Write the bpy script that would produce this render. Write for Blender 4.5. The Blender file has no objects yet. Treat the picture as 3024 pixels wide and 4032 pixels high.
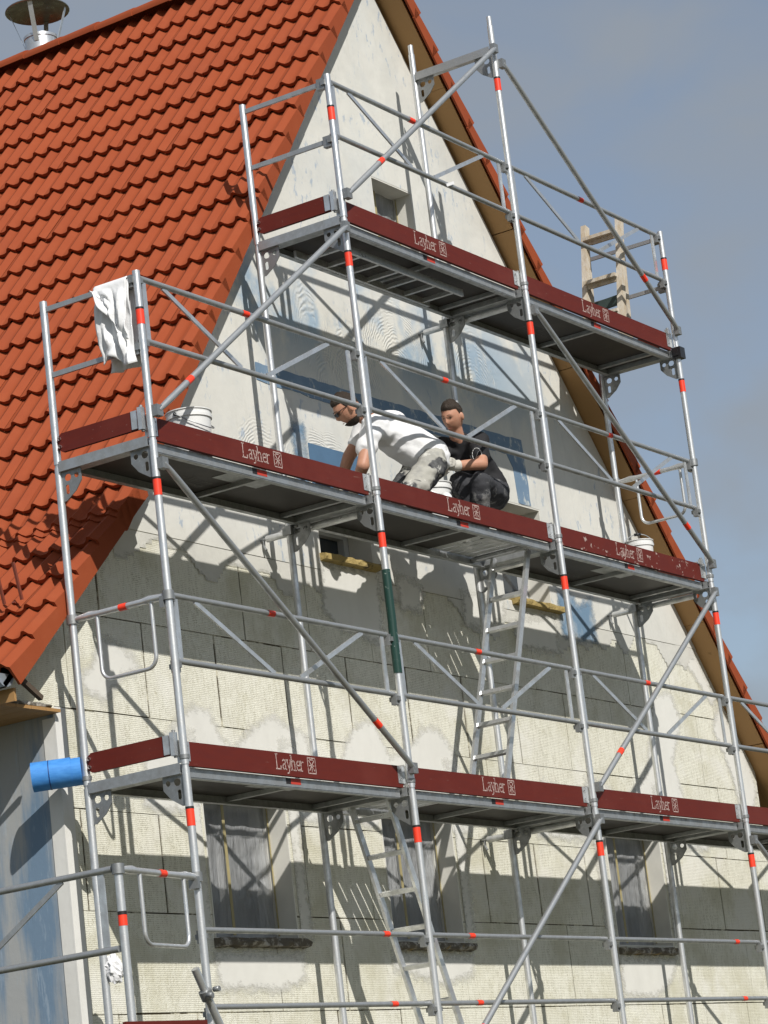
import bpy, bmesh, math, random
from mathutils import Vector, Matrix, noise
from mathutils.geometry import tessellate_polygon
from mathutils.bvhtree import BVHTree
from bpy_extras.object_utils import world_to_camera_view

random.seed(7)
scene = bpy.context.scene
COL = scene.collection

# ------------------------------------------------------------------ camera
yaw, pitch, roll = 1.0210, 0.2360, -0.1190
CAM = Vector((-13.2952, -9.7095, -0.5779))
R_ = Vector((0.54243113, -0.83213792, -0.11539044))
U_ = Vector((-0.13596929, -0.22250204, 0.96540416))
F_ = Vector((0.82902402, 0.50797571, 0.23383723))
cam_d = bpy.data.cameras.new('camera')
cam = bpy.data.objects.new('camera', cam_d); COL.objects.link(cam)
M = Matrix.Identity(4)
for i in range(3):
    M[i][0], M[i][1], M[i][2], M[i][3] = R_[i], U_[i], -F_[i], CAM[i]
cam.matrix_world = M
cam_d.sensor_fit = 'VERTICAL'; cam_d.sensor_height = 36.0
cam_d.lens = 11118.0 / 4032.0 * 36.0
cam_d.clip_start = 0.1; cam_d.clip_end = 3000
scene.camera = cam
scene.render.resolution_x, scene.render.resolution_y = 768, 1024

# ------------------------------------------------------------------ world, sun, exposure
SUN_DIR = Vector((0.655, 1.0, -1.0)).normalized()
SUN_EL = math.asin(-SUN_DIR.z)
SUN_AZ = math.atan2(-SUN_DIR.x, -SUN_DIR.y)
world = bpy.data.worlds.new('World'); scene.world = world; world.use_nodes = True
nt = world.node_tree; nt.nodes.clear()
def wn(t, **k):
    n = nt.nodes.new(t)
    for a, b in k.items(): setattr(n, a, b)
    return n
out = wn('ShaderNodeOutputWorld'); bg = wn('ShaderNodeBackground')
sky = wn('ShaderNodeTexSky', sky_type='NISHITA', sun_disc=False)
sky.sun_elevation = SUN_EL; sky.sun_rotation = SUN_AZ % (2 * math.pi)
sky.air_density = 1.0; sky.dust_density = 0.7; sky.ozone_density = 1.2
tc = wn('ShaderNodeTexCoord'); mp = wn('ShaderNodeMapping')
mp.inputs['Scale'].default_value = (5.5, 5.5, 9.5)
n1 = wn('ShaderNodeTexNoise'); n1.inputs['Scale'].default_value = 2.4; n1.inputs['Detail'].default_value = 5; n1.inputs['Roughness'].default_value = 0.45
n1.inputs['Distortion'].default_value = 0.4
cr = wn('ShaderNodeValToRGB'); cr.color_ramp.elements[0].position = 0.36; cr.color_ramp.elements[1].position = 0.66; cr.color_ramp.elements[0].color = (.55, .55, .55, 1)
mx = wn('ShaderNodeMixRGB'); mx.inputs['Color2'].default_value = (2.65, 2.9, 3.2, 1)
mm = wn('ShaderNodeMath', operation='MULTIPLY'); mm.inputs[1].default_value = 0.85
nt.links.new(tc.outputs['Generated'], mp.inputs['Vector']); nt.links.new(mp.outputs[0], n1.inputs['Vector'])
nt.links.new(n1.outputs['Fac'], cr.inputs[0]); nt.links.new(cr.outputs[0], mm.inputs[0]); nt.links.new(mm.outputs[0], mx.inputs['Fac'])
nt.links.new(sky.outputs[0], mx.inputs['Color1']); nt.links.new(mx.outputs[0], bg.inputs['Color'])
bg.inputs['Strength'].default_value = 0.11
nt.links.new(bg.outputs[0], out.inputs[0])
sun_d = bpy.data.lights.new('sun', 'SUN'); sun_d.energy = 4.2; sun_d.angle = math.radians(0.5); sun_d.color = (1.0, 0.965, 0.915)
sun = bpy.data.objects.new('sun', sun_d); COL.objects.link(sun)
sun.rotation_euler = SUN_DIR.to_track_quat('-Z', 'Y').to_euler()
scene.view_settings.view_transform = 'Standard'; scene.view_settings.look = 'None'
scene.view_settings.exposure = 0.08; scene.view_settings.gamma = 1.0
scene.view_settings.use_curve_mapping = False
scene.render.engine = 'CYCLES'

# ------------------------------------------------------------------ materials
def ramp(nt, pairs):
    n = nt.nodes.new('ShaderNodeValToRGB'); e = n.color_ramp.elements
    while len(e) < len(pairs): e.new(0.5)
    for i, (p, c) in enumerate(pairs):
        e[i].position = p; e[i].color = (c[0], c[1], c[2], 1) if not isinstance(c, (int, float)) else (c, c, c, 1)
    return n
class Mat:
    def __init__(s, name, col=(.5, .5, .5), rough=.6, metal=0.0, spec=.5):
        s.m = bpy.data.materials.new(name); s.m.use_nodes = True
        s.nt = s.m.node_tree; s.b = s.nt.nodes['Principled BSDF']
        s.b.inputs['Base Color'].default_value = (*col, 1); s.b.inputs['Roughness'].default_value = rough
        s.b.inputs['Metallic'].default_value = metal; s.b.inputs['Specular IOR Level'].default_value = spec
        s.pos = s.nt.nodes.new('ShaderNodeNewGeometry').outputs['Position']
        s.cur = None; s.col = col
    def n(s, t, **k):
        x = s.nt.nodes.new(t)
        for a, b in k.items(): setattr(x, a, b)
        return x
    def l(s, a, b): s.nt.links.new(a, b)
    def vec(s, scale=(1, 1, 1), loc=(0, 0, 0), rot=(0, 0, 0), src=None):
        m = s.n('ShaderNodeMapping'); m.inputs['Scale'].default_value = scale; m.inputs['Location'].default_value = loc; m.inputs['Rotation'].default_value = rot
        s.l(src or s.pos, m.inputs['Vector']); return m.outputs[0]
    def obj(s): return s.n('ShaderNodeTexCoord').outputs['Object']
    def noise(s, scale, detail=4, rough=.55, vec=None, dist=0.0):
        x = s.n('ShaderNodeTexNoise'); x.inputs['Scale'].default_value = scale; x.inputs['Detail'].default_value = detail
        x.inputs['Roughness'].default_value = rough; x.inputs['Distortion'].default_value = dist
        s.l(vec or s.pos, x.inputs['Vector']); return x.outputs['Fac']
    def wave(s, scale, vec, dist=0.0, detail=2, dscale=1.0, direction='Z', prof='SIN'):
        x = s.n('ShaderNodeTexWave', bands_direction=direction, wave_profile=prof)
        x.inputs['Scale'].default_value = scale; x.inputs['Distortion'].default_value = dist; x.inputs['Detail'].default_value = detail
        x.inputs['Detail Scale'].default_value = dscale; s.l(vec, x.inputs['Vector']); return x.outputs['Fac']
    def ramp(s, src, lo, hi, a=0.0, b=1.0):
        r = s.n('ShaderNodeMapRange'); r.inputs[1].default_value = lo; r.inputs[2].default_value = hi; r.inputs[3].default_value = a; r.inputs[4].default_value = b
        s.l(src, r.inputs[0]); return r.outputs[0]
    def math(s, op, a, b=None):
        x = s.n('ShaderNodeMath', operation=op)
        for i, v in enumerate((a, b)):
            if v is None: continue
            if isinstance(v, (int, float)): x.inputs[i].default_value = v
            else: s.l(v, x.inputs[i])
        return x.outputs[0]
    def mix(s, fac, col):                       # mix colour over the current colour
        x = s.n('ShaderNodeMixRGB')
        if s.cur is None: x.inputs[1].default_value = (*s.col, 1)
        else: s.l(s.cur, x.inputs[1])
        if isinstance(col, tuple): x.inputs[2].default_value = (*col, 1)
        else: s.l(col, x.inputs[2])
        if isinstance(fac, (int, float)): x.inputs[0].default_value = fac
        else: s.l(fac, x.inputs[0])
        s.cur = x.outputs[0]; s.l(s.cur, s.b.inputs['Base Color']); return s
    def rough(s, src): s.l(src, s.b.inputs['Roughness']); return s
    def bump(s, src, strength=.3, dist=.01):
        x = s.n('ShaderNodeBump'); x.inputs['Strength'].default_value = strength; x.inputs['Distance'].default_value = dist
        s.l(src, x.inputs['Height'])
        prev = s.b.inputs['Normal'].links
        if prev: s.l(prev[0].from_socket, x.inputs['Normal'])
        s.l(x.outputs[0], s.b.inputs['Normal']); return s

def steel(name, col, rough=.42, metal=.85, seed=0.0, spots=.25):
    m = Mat(name, col, rough, metal)
    n = m.noise(14, 5, .6, m.vec(loc=(seed, 0, 0)))
    m.mix(m.ramp(n, .35, .7, 0, .7), tuple(c * .58 for c in col))
    m.mix(m.ramp(m.noise(60, 3, .7, m.vec(loc=(0, seed, 3))), .62, .72, 0, spots), (.75, .73, .68))
    m.rough(m.ramp(n, .3, .7, rough - .1, rough + .18))
    m.bump(m.noise(120, 2), .12, .004)
    return m.m
GALV = steel('galvanised steel', (.76, .77, .77), .36, .72)
GALV2 = steel('dull galvanised steel', (.50, .515, .52), .48, .75, 3.3, .5)
ALU = steel('aluminium', (.78, .79, .79), .33, .8, 5.1)
CAST = steel('cast fittings', (.36, .37, .37), .5, .75, 9.0, .5)

def simple(name, col, rough=.6, var=.25, scale=20, spec=.5, metal=0.0):
    m = Mat(name, col, rough, metal, spec)
    m.mix(m.ramp(m.noise(scale, 5), .35, .7, 0, var), tuple(c * .55 for c in col))
    return m.m
PLY = Mat('dark plywood', (.034, .028, .023), .5, 0, .3)
PLY.mix(PLY.ramp(PLY.noise(5, 5), .5, .72, 0, .5), (.065, .056, .048)); PLY = PLY.m
m = Mat('dark red painted wood', (.122, .0145, .0080), .6, 0, .3)
m.mix(m.ramp(m.noise(6, 5, .6, m.vec((1, 1, 6))), .4, .75, 0, .45), (.085, .012, .010))
m.mix(m.ramp(m.noise(26, 6, .7, m.vec((1, 1, 1), (2, 0, 5))), .70, .76, 0, .45), (.42, .34, .30))
m.mix(m.ramp(m.noise(55, 3, .6, m.vec((.12, 1, 1.2), (1, 0, 2), (0, .35, 0))), .68, .74, 0, .5), (.33, .22, .18)); m.mix(m.ramp(m.noise(1.7, 4, .6, m.vec(loc=(3, 3, 3))), .5, .75, 0, .5), (.165, .035, .025))
m.bump(m.noise(40, 4, .6, m.vec((1, 1, 8))), .12, .004); RED = m.m
m = Mat('paint splashed red board', (.122, .0145, .0080), .6, 0, .3)
m.mix(m.ramp(m.noise(6, 5), .4, .75, 0, .45), (.085, .012, .010))
m.mix(m.ramp(m.noise(17, 5, .65, m.vec((1, 1, 1), (7, 0, 2))), .62, .66, 0, .8), (.50, .40, .35)); RED_SPLASH = m.m
m = Mat('worn white print', (.50, .38, .34), .7)
m.mix(m.ramp(m.noise(70, 4, .7), .50, .62, 0, .8), (.16, .03, .025)); PRINT = m.m
ORANGE = simple('fluorescent orange tape', (.95, .055, .02), .45, .2, 60)
BLACK = simple('black tape', (.02, .015, .015), .5)
GREEN = Mat('dark green paint', (.012, .045, .034), .35)
GREEN.mix(GREEN.ramp(GREEN.noise(45, 4), .66, .7, 0, .7), (.35, .4, .36)); GREEN = GREEN.m

# ribbed insulation boards
m = Mat('ribbed insulation board', (.755, .74, .63), .95, 0, .1)
colm = m.noise(9, 3, .6, m.vec((1, 1, .12)))
rib = m.wave(25, m.vec((1, 1, 1), (0, 0, 0)), 5.5, 4, 3.6, 'Z')
brk = m.noise(42, 4, .65, m.vec((1, 1, .25)))
m.mix(m.math('MULTIPLY', m.ramp(rib, .42, .05, 0, .85), m.math('MULTIPLY', m.ramp(brk, .43, .58, .0, 1), m.ramp(colm, .35, .6, .4, 1))), (.27, .245, .15))
m.mix(m.ramp(m.noise(3.0, 5, .6), .45, .72, 0, .4), (.61, .585, .50))
m.mix(m.math('MULTIPLY', m.ramp(m.noise(34, 5, .7, m.vec((2.2, 1, .35), (3, 0, 0))), .60, .70, 0, .8), m.ramp(m.noise(2.2, 3), .45, .6, .25, 1)), (.38, .34, .20))
m.mix(m.ramp(m.noise(1.5, 5, .6, m.vec((1, 1, 1), (9, 1, 4))), .52, .62, 0, .75), (.76, .745, .67))
m.mix(m.ramp(m.noise(2.1, 6, .65, m.vec((1, 1, 1), (19, 1, 4))), .50, .66, 0, .6), (.53, .505, .37))
m.bump(rib, .32, .008); m.bump(m.noise(60, 4), .3, .004); BOARD = m.m
m = Mat('joint mortar', (.085, .07, .045), .95, 0, .1); m.mix(m.ramp(m.noise(7, 5, .65), .52, .60), (.58, .55, .44)); CORE = m.m

def arc_mask(m, centres, period):
    tot = None; sp_ = m.n('ShaderNodeSeparateXYZ'); m.l(m.pos, sp_.inputs[0]); zpos = sp_.outputs['Z']
    for (cx, cz, r, sq) in centres:
        v = m.vec((1, 0, sq), (-cx, 0, -cz * sq))
        ln = m.n('ShaderNodeVectorMath', operation='LENGTH'); m.l(v, ln.inputs[0]); d = ln.outputs['Value']
        d2 = m.math('ADD', d, m.math('MULTIPLY', m.noise(3.2, 3, .55), .16))
        w = m.math('SINE', m.math('MULTIPLY', d2, 2 * math.pi / period))
        k = m.math('MULTIPLY', m.ramp(d, r, r * .8), m.math('MULTIPLY', m.ramp(m.noise(6, 4, .6, m.vec((1, 1, .6), (cx, 0, cz))), .45, .60), m.ramp(m.math('SUBTRACT', zpos, cz - .08), -.12, .12)))
        w = m.math('MULTIPLY', w, k)
        tot = w if tot is None else m.math('ADD', tot, w)
    return tot
m = Mat('base coat plaster', (.67, .66, .605), .9, 0, .15)
m.mix(m.ramp(m.noise(2.2, 6, .62, None, .5), .42, .7, 0, .6), (.55, .545, .50))
m.mix(m.ramp(m.noise(9, 5, .65, m.vec((1.3, 1, .5))), .56, .74, 0, .4), (.50, .49, .44))
sep = m.n('ShaderNodeSeparateXYZ'); m.l(m.pos, sep.inputs[0])
low = m.math('MULTIPLY', m.ramp(sep.outputs['Z'], 6.5, 5.9, .12, 1), m.ramp(sep.outputs['Z'], 5.3, 5.7, .12, 1))
lowest = m.ramp(sep.outputs['Z'], 4.35, 4.75, 0, 1)
rightfade = m.ramp(sep.outputs['X'], 7.4, 6.0, .25, 1)
bl = m.ramp(m.noise(1.5, 6, .62, m.vec((1.2, 1, 1.0), (4, 0, 7))), .43, .56)
bl = m.math('MULTIPLY', m.math('MULTIPLY', bl, low), m.math('MULTIPLY', lowest, rightfade))
m.mix(m.math('MULTIPLY', bl, .85), (.27, .385, .50))
sc = m.ramp(m.noise(13, 6, .68, m.vec((1.2, 1, .5), (11, 0, 0))), .575, .64)
sc = m.math('MULTIPLY', sc, m.ramp(m.noise(1.7, 3, .5, m.vec((1, 1, .8), (1, 0, 2))), .47, .56))
m.mix(m.math('MULTIPLY', sc, .7), (.30, .38, .48))
arcs = arc_mask(m, [(4.67, 5.62, .55, 1.0), (5.85, 5.60, .5, .9), (3.65, 5.25, .38, 1.0), (3.50, 5.55, .3, .6), (3.35, 4.5, .5, 1.3), (3.60, 4.2, .7, 1.0), (2.75, 4.2, .6, .9), (4.0, 5.3, .45, .8)], .027)
m.mix(m.ramp(arcs, .15, .9, 0, .42), (.36, .40, .44)); m.mix(m.ramp(arcs, -.2, -.9, 0, .4), (.72, .71, .65))
crk = m.n('ShaderNodeTexVoronoi', feature='DISTANCE_TO_EDGE'); crk.inputs['Scale'].default_value = 1.1
m.l(m.vec((1, 1, 1)), crk.inputs['Vector'])
m.bump(arcs, .35, .008); m.bump(m.noise(25, 5, .6), .25, .006); m.bump(m.noise(4, 3), .3, .02); PLASTER = m.m
m = Mat('smooth white base coat', (.735, .725, .68), .9, 0, .15)
m.mix(m.ramp(m.noise(4, 6, .6, m.vec((1.5, 1, .7))), .45, .72, 0, .5), (.60, .59, .545))
m.bump(m.noise(18, 5), .25, .006); PATCH = m.m
def dissolve(m):
    at = m.n('ShaderNodeAttribute', attribute_name='edge').outputs['Fac']
    e = m.math('ADD', at, m.math('MULTIPLY', m.math('SUBTRACT', m.noise(14, 6, .7, m.vec((1, 1, 1.6))), .5), .16))
    e = m.math('ADD', e, m.math('MULTIPLY', m.math('SUBTRACT', m.noise(60, 4, .7, m.vec((.5, 1, 2.2))), .5), .07))
    m.l(m.ramp(e, -.03, .05), m.b.inputs['Alpha'])
m = Mat('thin base coat smear', (.71, .70, .645), .9, 0, .15)
m.mix(m.ramp(m.noise(4, 6, .6, m.vec((1.5, 1, .7))), .45, .72, 0, .5), (.62, .61, .56)); m.bump(m.noise(18, 5), .25, .006); dissolve(m); SMEAR = m.m
m = Mat('grey base coat edge', (.62, .61, .555), .9, 0, .15)
m.mix(m.ramp(m.noise(5, 6, .62), .42, .7, 0, .6), (.52, .51, .47)); m.bump(m.noise(22, 5), .3, .008); dissolve(m); COATEDGE = m.m
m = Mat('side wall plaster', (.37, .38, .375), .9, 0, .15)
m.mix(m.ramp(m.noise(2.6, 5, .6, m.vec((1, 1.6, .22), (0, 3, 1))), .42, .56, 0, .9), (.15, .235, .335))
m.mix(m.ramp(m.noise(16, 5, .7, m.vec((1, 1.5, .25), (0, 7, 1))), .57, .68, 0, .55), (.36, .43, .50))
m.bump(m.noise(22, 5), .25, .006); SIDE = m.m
m = Mat('blue sealing coat', (.155, .235, .33), .75, 0, .25)
m.mix(m.ramp(m.noise(6, 6, .65), .45, .72, 0, .6), (.23, .31, .40)); m.mix(m.ramp(m.noise(8, 6, .7, m.vec((1, 1, .6), (4, 2, 1))), .55, .63, 0, .85), (.55, .57, .54)); BLUE = m.m
m = Mat('blue coat smear', (.17, .265, .37), .8, 0, .2)
m.mix(m.ramp(m.noise(4, 6, .65, m.vec(loc=(3, 1, 4))), .46, .62, 0, .85), (.42, .47, .50)); dissolve(m); BLUESMEAR = m.m
m = Mat('terracotta roof tile', (.298, .066, .0245), .72, 0, .12)
oi = m.n('ShaderNodeObjectInfo').outputs['Random']
m.mix(m.ramp(oi, 0, 1, 0, .32), (.235, .050, .021)); m.mix(m.ramp(m.noise(7, 5, .6), .45, .75, 0, .4), (.335, .084, .034))
m.mix(m.ramp(m.noise(40, 4, .7), .62, .74, 0, .4), (.21, .06, .035)); m.mix(m.ramp(m.noise(2.2, 5, .65, m.vec((1, .5, 1))), .5, .75, 0, .35), (.23, .058, .03))
m.bump(m.noise(70, 3), .12, .004); TILE = m.m
m = Mat('pine soffit board', (.40, .235, .10), .6, 0, .3)
m.mix(m.ramp(m.wave(5, m.vec((1, 9, 1), rot=(0, math.radians(50), 0)), 6, 3, 1.2, 'Y'), .3, .8, 0, .5), (.36, .195, .065))
m.mix(m.ramp(m.noise(7, 3, .5, m.vec((1, 1, 1), (5, 5, 5))), .70, .77, 0, .8), (.17, .085, .03)); PINE = m.m
m = Mat('weathered ladder wood', (.50, .42, .31), .85, 0, .2)
m.mix(m.ramp(m.noise(26, 5, .6, m.vec((1.5, 1.5, .25))), .42, .7, 0, .7), (.36, .28, .18)); m.mix(m.ramp(m.noise(16, 6, .75, m.vec((1, 1, .5))), .42, .66, 0, .8), (.60, .575, .52))
m.bump(m.noise(50, 4, .6, m.vec((1.5, 1.5, .2))), .3, .005); OLDWOOD = m.m
DARKGREENWOOD = simple('dark green plank', (.03, .05, .045), .7, .5, 12)
m = Mat('dirty sill mortar', (.14, .125, .10), .95, 0, .1)
m.mix(m.ramp(m.noise(14, 5, .7), .5, .62), (.44, .42, .38)); m.mix(m.ramp(m.noise(9, 4, .6, m.vec(loc=(3, 3, 3))), .60, .68, 0, .8), (.35, .24, .08)); m.bump(m.noise(30, 5), .8, .02); MORTAR = m.m
m = Mat('yellow mounting foam', (.40, .30, .12), .9, 0, .15)
m.mix(m.ramp(m.noise(13, 5, .65), .55, .68, 0, .85), (.08, .07, .05)); m.bump(m.noise(28, 5), .8, .02); FOAM = m.m
PVC = simple('grey white window frame', (.55, .56, .56), .4, .15)
GLASS = Mat('dark window glass', (.035, .045, .055), .08, 0, .6).m
m = Mat('clear plastic film', (.46, .47, .475), .35, 0, .5)
m.bump(m.noise(7, 4, .6, m.vec((2.5, 1, .5))), .9, .05)
a = m.ramp(m.noise(3.2, 4, .5, m.vec((3.2, 1, .45))), .36, .72, .46, .62); m.l(a, m.b.inputs['Alpha']); FILM = m.m
TAPE = simple('yellow masking tape', (.40, .34, .17), .6, .4, 10)
CLOTH = Mat('white cotton', (.78, .78, .78), .9, 0, .1); CLOTH.bump(CLOTH.noise(30, 4), .3, .01); CLOTH = CLOTH.m
WHITEPL = simple('white bucket plastic', (.76, .76, .74), .4, .15, 9)
ZINC = simple('zinc gutter', (.45, .50, .55), .4, .25, 8, .5, .6)
BLUEPL = Mat('blue plastic sheeting', (.055, .24, .62), .6, 0, .25); BLUEPL.mix(BLUEPL.ramp(BLUEPL.noise(16, 4, .6, BLUEPL.vec((.4, 1, 3))), .4, .7, 0, .6), (.10, .35, .80)); BLUEPL = BLUEPL.m
m = Mat('skin', (.50, .26, .17), .5, 0, .35); m.b.inputs['Subsurface Weight'].default_value = .08; m.b.inputs['Subsurface Radius'].default_value = (.02, .008, .005)
m.mix(m.ramp(m.noise(30, 4), .45, .7, 0, .35), (.44, .185, .12)); SKIN = m.m
HAIR = Mat('dark brown hair', (.036, .025, .017), .6, 0, .3); HAIR.bump(HAIR.noise(160, 3, .6, HAIR.vec((1, 1, .4))), .9, .01); HAIR = HAIR.m
BLACKSHIRT = simple('black cotton', (.014, .014, .016), .85, .3, 30)
m = Mat('paint stained work trousers', (.40, .39, .345), .9, 0, .1)
m.mix(m.ramp(m.noise(2.6, 4, .6, m.vec(loc=(2.2, 2, .3))), .46, .49), (.035, .036, .04)); m.mix(m.ramp(m.noise(7, 5, .65), .45, .65, 0, .6), (.22, .22, .215)); m.mix(m.ramp(m.noise(11, 4, .6), .62, .68, 0, .8), (.6, .59, .54)); m.bump(m.noise(30, 4), .3, .01); TROUS_A = m.m
m = Mat('dusty black work trousers', (.048, .049, .054), .8, 0, .2)
m.mix(m.ramp(m.noise(9, 5, .7, m.vec(loc=(5, 1, 0))), .54, .68, 0, .65), (.36, .355, .34)); m.bump(m.noise(22, 4), .5, .015); TROUS_B = m.m
GLOVE = simple('dusty work glove', (.60, .58, .52), .85, .35, 30)
BLACKPL = simple('black plastic', (.015, .015, .016), .35, .2)
RUST = simple('brown red painted steel', (.20, .05, .03), .5, .3)
GRASS = Mat('building site ground', (.13, .115, .085), 1, 0, .1); GRASS.mix(GRASS.ramp(GRASS.noise(.6, 6), .4, .65), (.075, .085, .04)); GRASS.bump(GRASS.noise(9, 6), .6, .05); GRASS = GRASS.m
LEAF = Mat('leaves', (.035, .06, .018), .7, 0, .2); LEAF.mix(LEAF.ramp(LEAF.noise(3, 3), .4, .7), (.065, .095, .03)); LEAF = LEAF.m
BARK = simple('bark', (.09, .065, .045), .95, .5, 12)
CREAM = simple('reveal plaster', (.70, .685, .62), .9, .25, 6)

# ------------------------------------------------------------------ mesh builder
class MB:
    def __init__(s): s.v = []; s.f = []; s.sm = []; s.mi = []; s.cur = 0
    def add(s, vs, fs, smooth=False):
        o = len(s.v); s.v += [tuple(v) for v in vs]
        for f in fs: s.f.append(tuple(i + o for i in f)); s.sm.append(smooth); s.mi.append(s.cur)
        return s
    def box(s, x0, x1, y0, y1, z0, z1):
        vs = [(x, y, z) for x in (x0, x1) for y in (y0, y1) for z in (z0, z1)]
        return s.add(vs, [(0, 1, 3, 2), (4, 6, 7, 5), (0, 4, 5, 1), (2, 3, 7, 6), (0, 2, 6, 4), (1, 5, 7, 3)])
    def tube(s, p0, p1, r, n=12, r1=None, caps=True):
        return s.path([p0, p1], r, n, caps, r1)
    def path(s, pts, r, n=10, caps=True, r1=None):
        pts = [Vector(p) for p in pts]; rings = []
        d0 = (pts[1] - pts[0]).normalized()
        up = Vector((0, 0, 1)) if abs(d0.z) < .9 else Vector((0, 1, 0))
        a = d0.cross(up).normalized(); vs = []; m = len(pts)
        for i, p in enumerate(pts):
            d = ((pts[min(i + 1, m - 1)] - p).normalized() + (p - pts[max(i - 1, 0)]).normalized()).normalized()
            a = (a - d * a.dot(d)).normalized(); b = d.cross(a)
            rr = r if r1 is None else r + (r1 - r) * i / (m - 1)
            if isinstance(r, (list, tuple)): rr = r[i]
            for k in range(n):
                t = 2 * math.pi * k / n; vs.append(p + (a * math.cos(t) + b * math.sin(t)) * rr)
        fs = [(i * n + k, i * n + (k + 1) % n, (i + 1) * n + (k + 1) % n, (i + 1) * n + k) for i in range(m - 1) for k in range(n)]
        o = len(s.v); s.add(vs, fs, True)
        if caps:
            for base, rev in ((0, True), ((m - 1) * n, False)):
                f = tuple(o + base + k for k in range(n)); s.f.append(f[::-1] if rev else f); s.sm.append(False); s.mi.append(s.cur)
        return s
    def bar(s, p0, p1, w, h, side=(0, 1, 0)):       # rectangular bar; w along side, h across
        p0, p1 = Vector(p0), Vector(p1); d = (p1 - p0).normalized(); sd = Vector(side); sd = (sd - d * sd.dot(d)).normalized(); u = d.cross(sd)
        vs = [p + sd * (w / 2 * a) + u * (h / 2 * b) for p in (p0, p1) for a, b in ((-1, -1), (1, -1), (1, 1), (-1, 1))]
        return s.add(vs, [(0, 3, 2, 1), (4, 5, 6, 7), (0, 1, 5, 4), (1, 2, 6, 5), (2, 3, 7, 6), (3, 0, 4, 7)])
    def plate(s, loops, fn, t):                       # 2-D loops (outer + holes) -> plate; fn(a,b,t) gives 3-D
        tri = tessellate_polygon([[Vector((p[0], p[1], 0)) for p in lp] for lp in loops])
        flat = [p for lp in loops for p in lp]; n = len(flat)
        vs = [fn(p[0], p[1], 0) for p in flat] + [fn(p[0], p[1], t) for p in flat]
        fs = [tuple(x) for x in tri] + [tuple(i + n for i in reversed(x)) for x in tri]
        k = 0
        for lp in loops:
            L = len(lp)
            fs += [(k + i, k + (i + 1) % L, n + k + (i + 1) % L, n + k + i) for i in range(L)]; k += L
        return s.add(vs, fs)
    def lathe(s, prof, c=(0, 0, 0), n=24, axis='Z'):
        vs = []; m = len(prof)
        for r, h in prof:
            for k in range(n):
                t = 2 * math.pi * k / n; a, b = r * math.cos(t), r * math.sin(t)
                p = (a, b, h) if axis == 'Z' else ((h, a, b) if axis == 'X' else (a, h, b))
                vs.append((p[0] + c[0], p[1] + c[1], p[2] + c[2]))
        return s.add(vs, [(i * n + k, i * n + (k + 1) % n, (i + 1) * n + (k + 1) % n, (i + 1) * n + k) for i in range(m - 1) for k in range(n)], True)
    def mesh(s, name, mats):
        me = bpy.data.meshes.new(name); me.from_pydata(s.v, [], s.f)
        if not isinstance(mats, (list, tuple)): mats = [mats]
        for m in mats: me.materials.append(m)
        me.polygons.foreach_set('use_smooth', s.sm); me.polygons.foreach_set('material_index', s.mi)
        bm = bmesh.new(); bm.from_mesh(me); bmesh.ops.recalc_face_normals(bm, faces=bm.faces)
        for e in bm.edges:
            if len(e.link_faces) == 2 and e.calc_face_angle(0) > .75: e.smooth = False
        bm.to_mesh(me); bm.free()
        me.update(); return me

def link(name, me, parent=None, loc=None):
    o = bpy.data.objects.new(name, me); COL.objects.link(o)
    if parent: o.parent = parent
    if loc is not None: o.location = loc
    return o
def part(name, mb, mat, parent, loc=None):
    me = mb if isinstance(mb, bpy.types.Mesh) else mb.mesh(name, mat)
    return link(name, me, parent, loc)
def tag(o, label, cat, group=None):
    o['label'] = label; o['category'] = cat
    if group: o['group'] = group
    return o
def thing(name, label, cat, loc=(0, 0, 0), group=None):
    o = bpy.data.objects.new(name, None); COL.objects.link(o); o.location = loc; o.empty_display_size = .1
    return tag(o, label, cat, group)
def copy_thing(o, loc, label):
    r = o.copy(); COL.objects.link(r); r.location = loc; r['label'] = label
    for ch in list(o.children):
        c = ch.copy(); COL.objects.link(c); c.parent = r
        for g in list(ch.children):
            d = g.copy(); COL.objects.link(d); d.parent = c
    return r

# ------------------------------------------------------------------ key dimensions (metres; x along gable, y into house, z up)
X = [0.0, 2.484, 4.994, 7.542, 10.06]
W = 0.736                 # frame width
YW = 1.02                 # face of gable wall
XC, XR = 0.10, 10.08      # house corners
GZ = -2.25                # ground
YV = 0.775                # verge plane
L = lambda k: 2.0 * k
def zl(x): return 1.330 * x + 2.788 if x > .751 else .9516 * x + 3.072   # underside of left verge
def zr(x): return -1.2 * x + 14.82                                        # underside of right verge

# ------------------------------------------------------------------ ground
b = MB(); b.add([(-900, -900, GZ), (900, -900, GZ), (900, 900, GZ), (-900, 900, GZ)], [(0, 1, 2, 3)])
g = link('ground', b.mesh('ground', GRASS)); g['kind'] = 'structure'

# ------------------------------------------------------------------ house
house = thing('house', 'tall gabled house being insulated, red pantile roof and half plastered wall', 'house', (5, YW, GZ))
HL = -Vector((5, YW, GZ))
def hp(name, mb, mat, parent=None):
    o = part(name, mb, mat, parent or house)
    if parent is None: o.location = HL
    return o
WIN0 = [(1.53, 2.48, 1.14, 2.11), (3.66, 4.63, 1.14, 2.11), (7.01, 7.97, 1.14, 2.11)]
WIN1 = [(3.27, 3.98, 3.88, 4.22), (5.87, 6.64, 3.87, 4.72)]
WING = [(4.60, 5.20, 6.32, 7.14)]
WINS = WIN0 + WIN1 + WING
apx = (4.726, 9.09)
outline = [(XC, GZ), (XR, GZ), (XR, zr(XR) + .02), apx, (.751, 3.80), (XC, 3.18)]
holes = [[(a, c), (b_, c), (b_, d), (a, d)] for a, b_, c, d in WINS]
b = MB(); b.plate([outline] + holes, lambda x, z, t: (x, YW + .010 + t, z), .29)
wall = hp('gable_wall', b, CORE)
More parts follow.
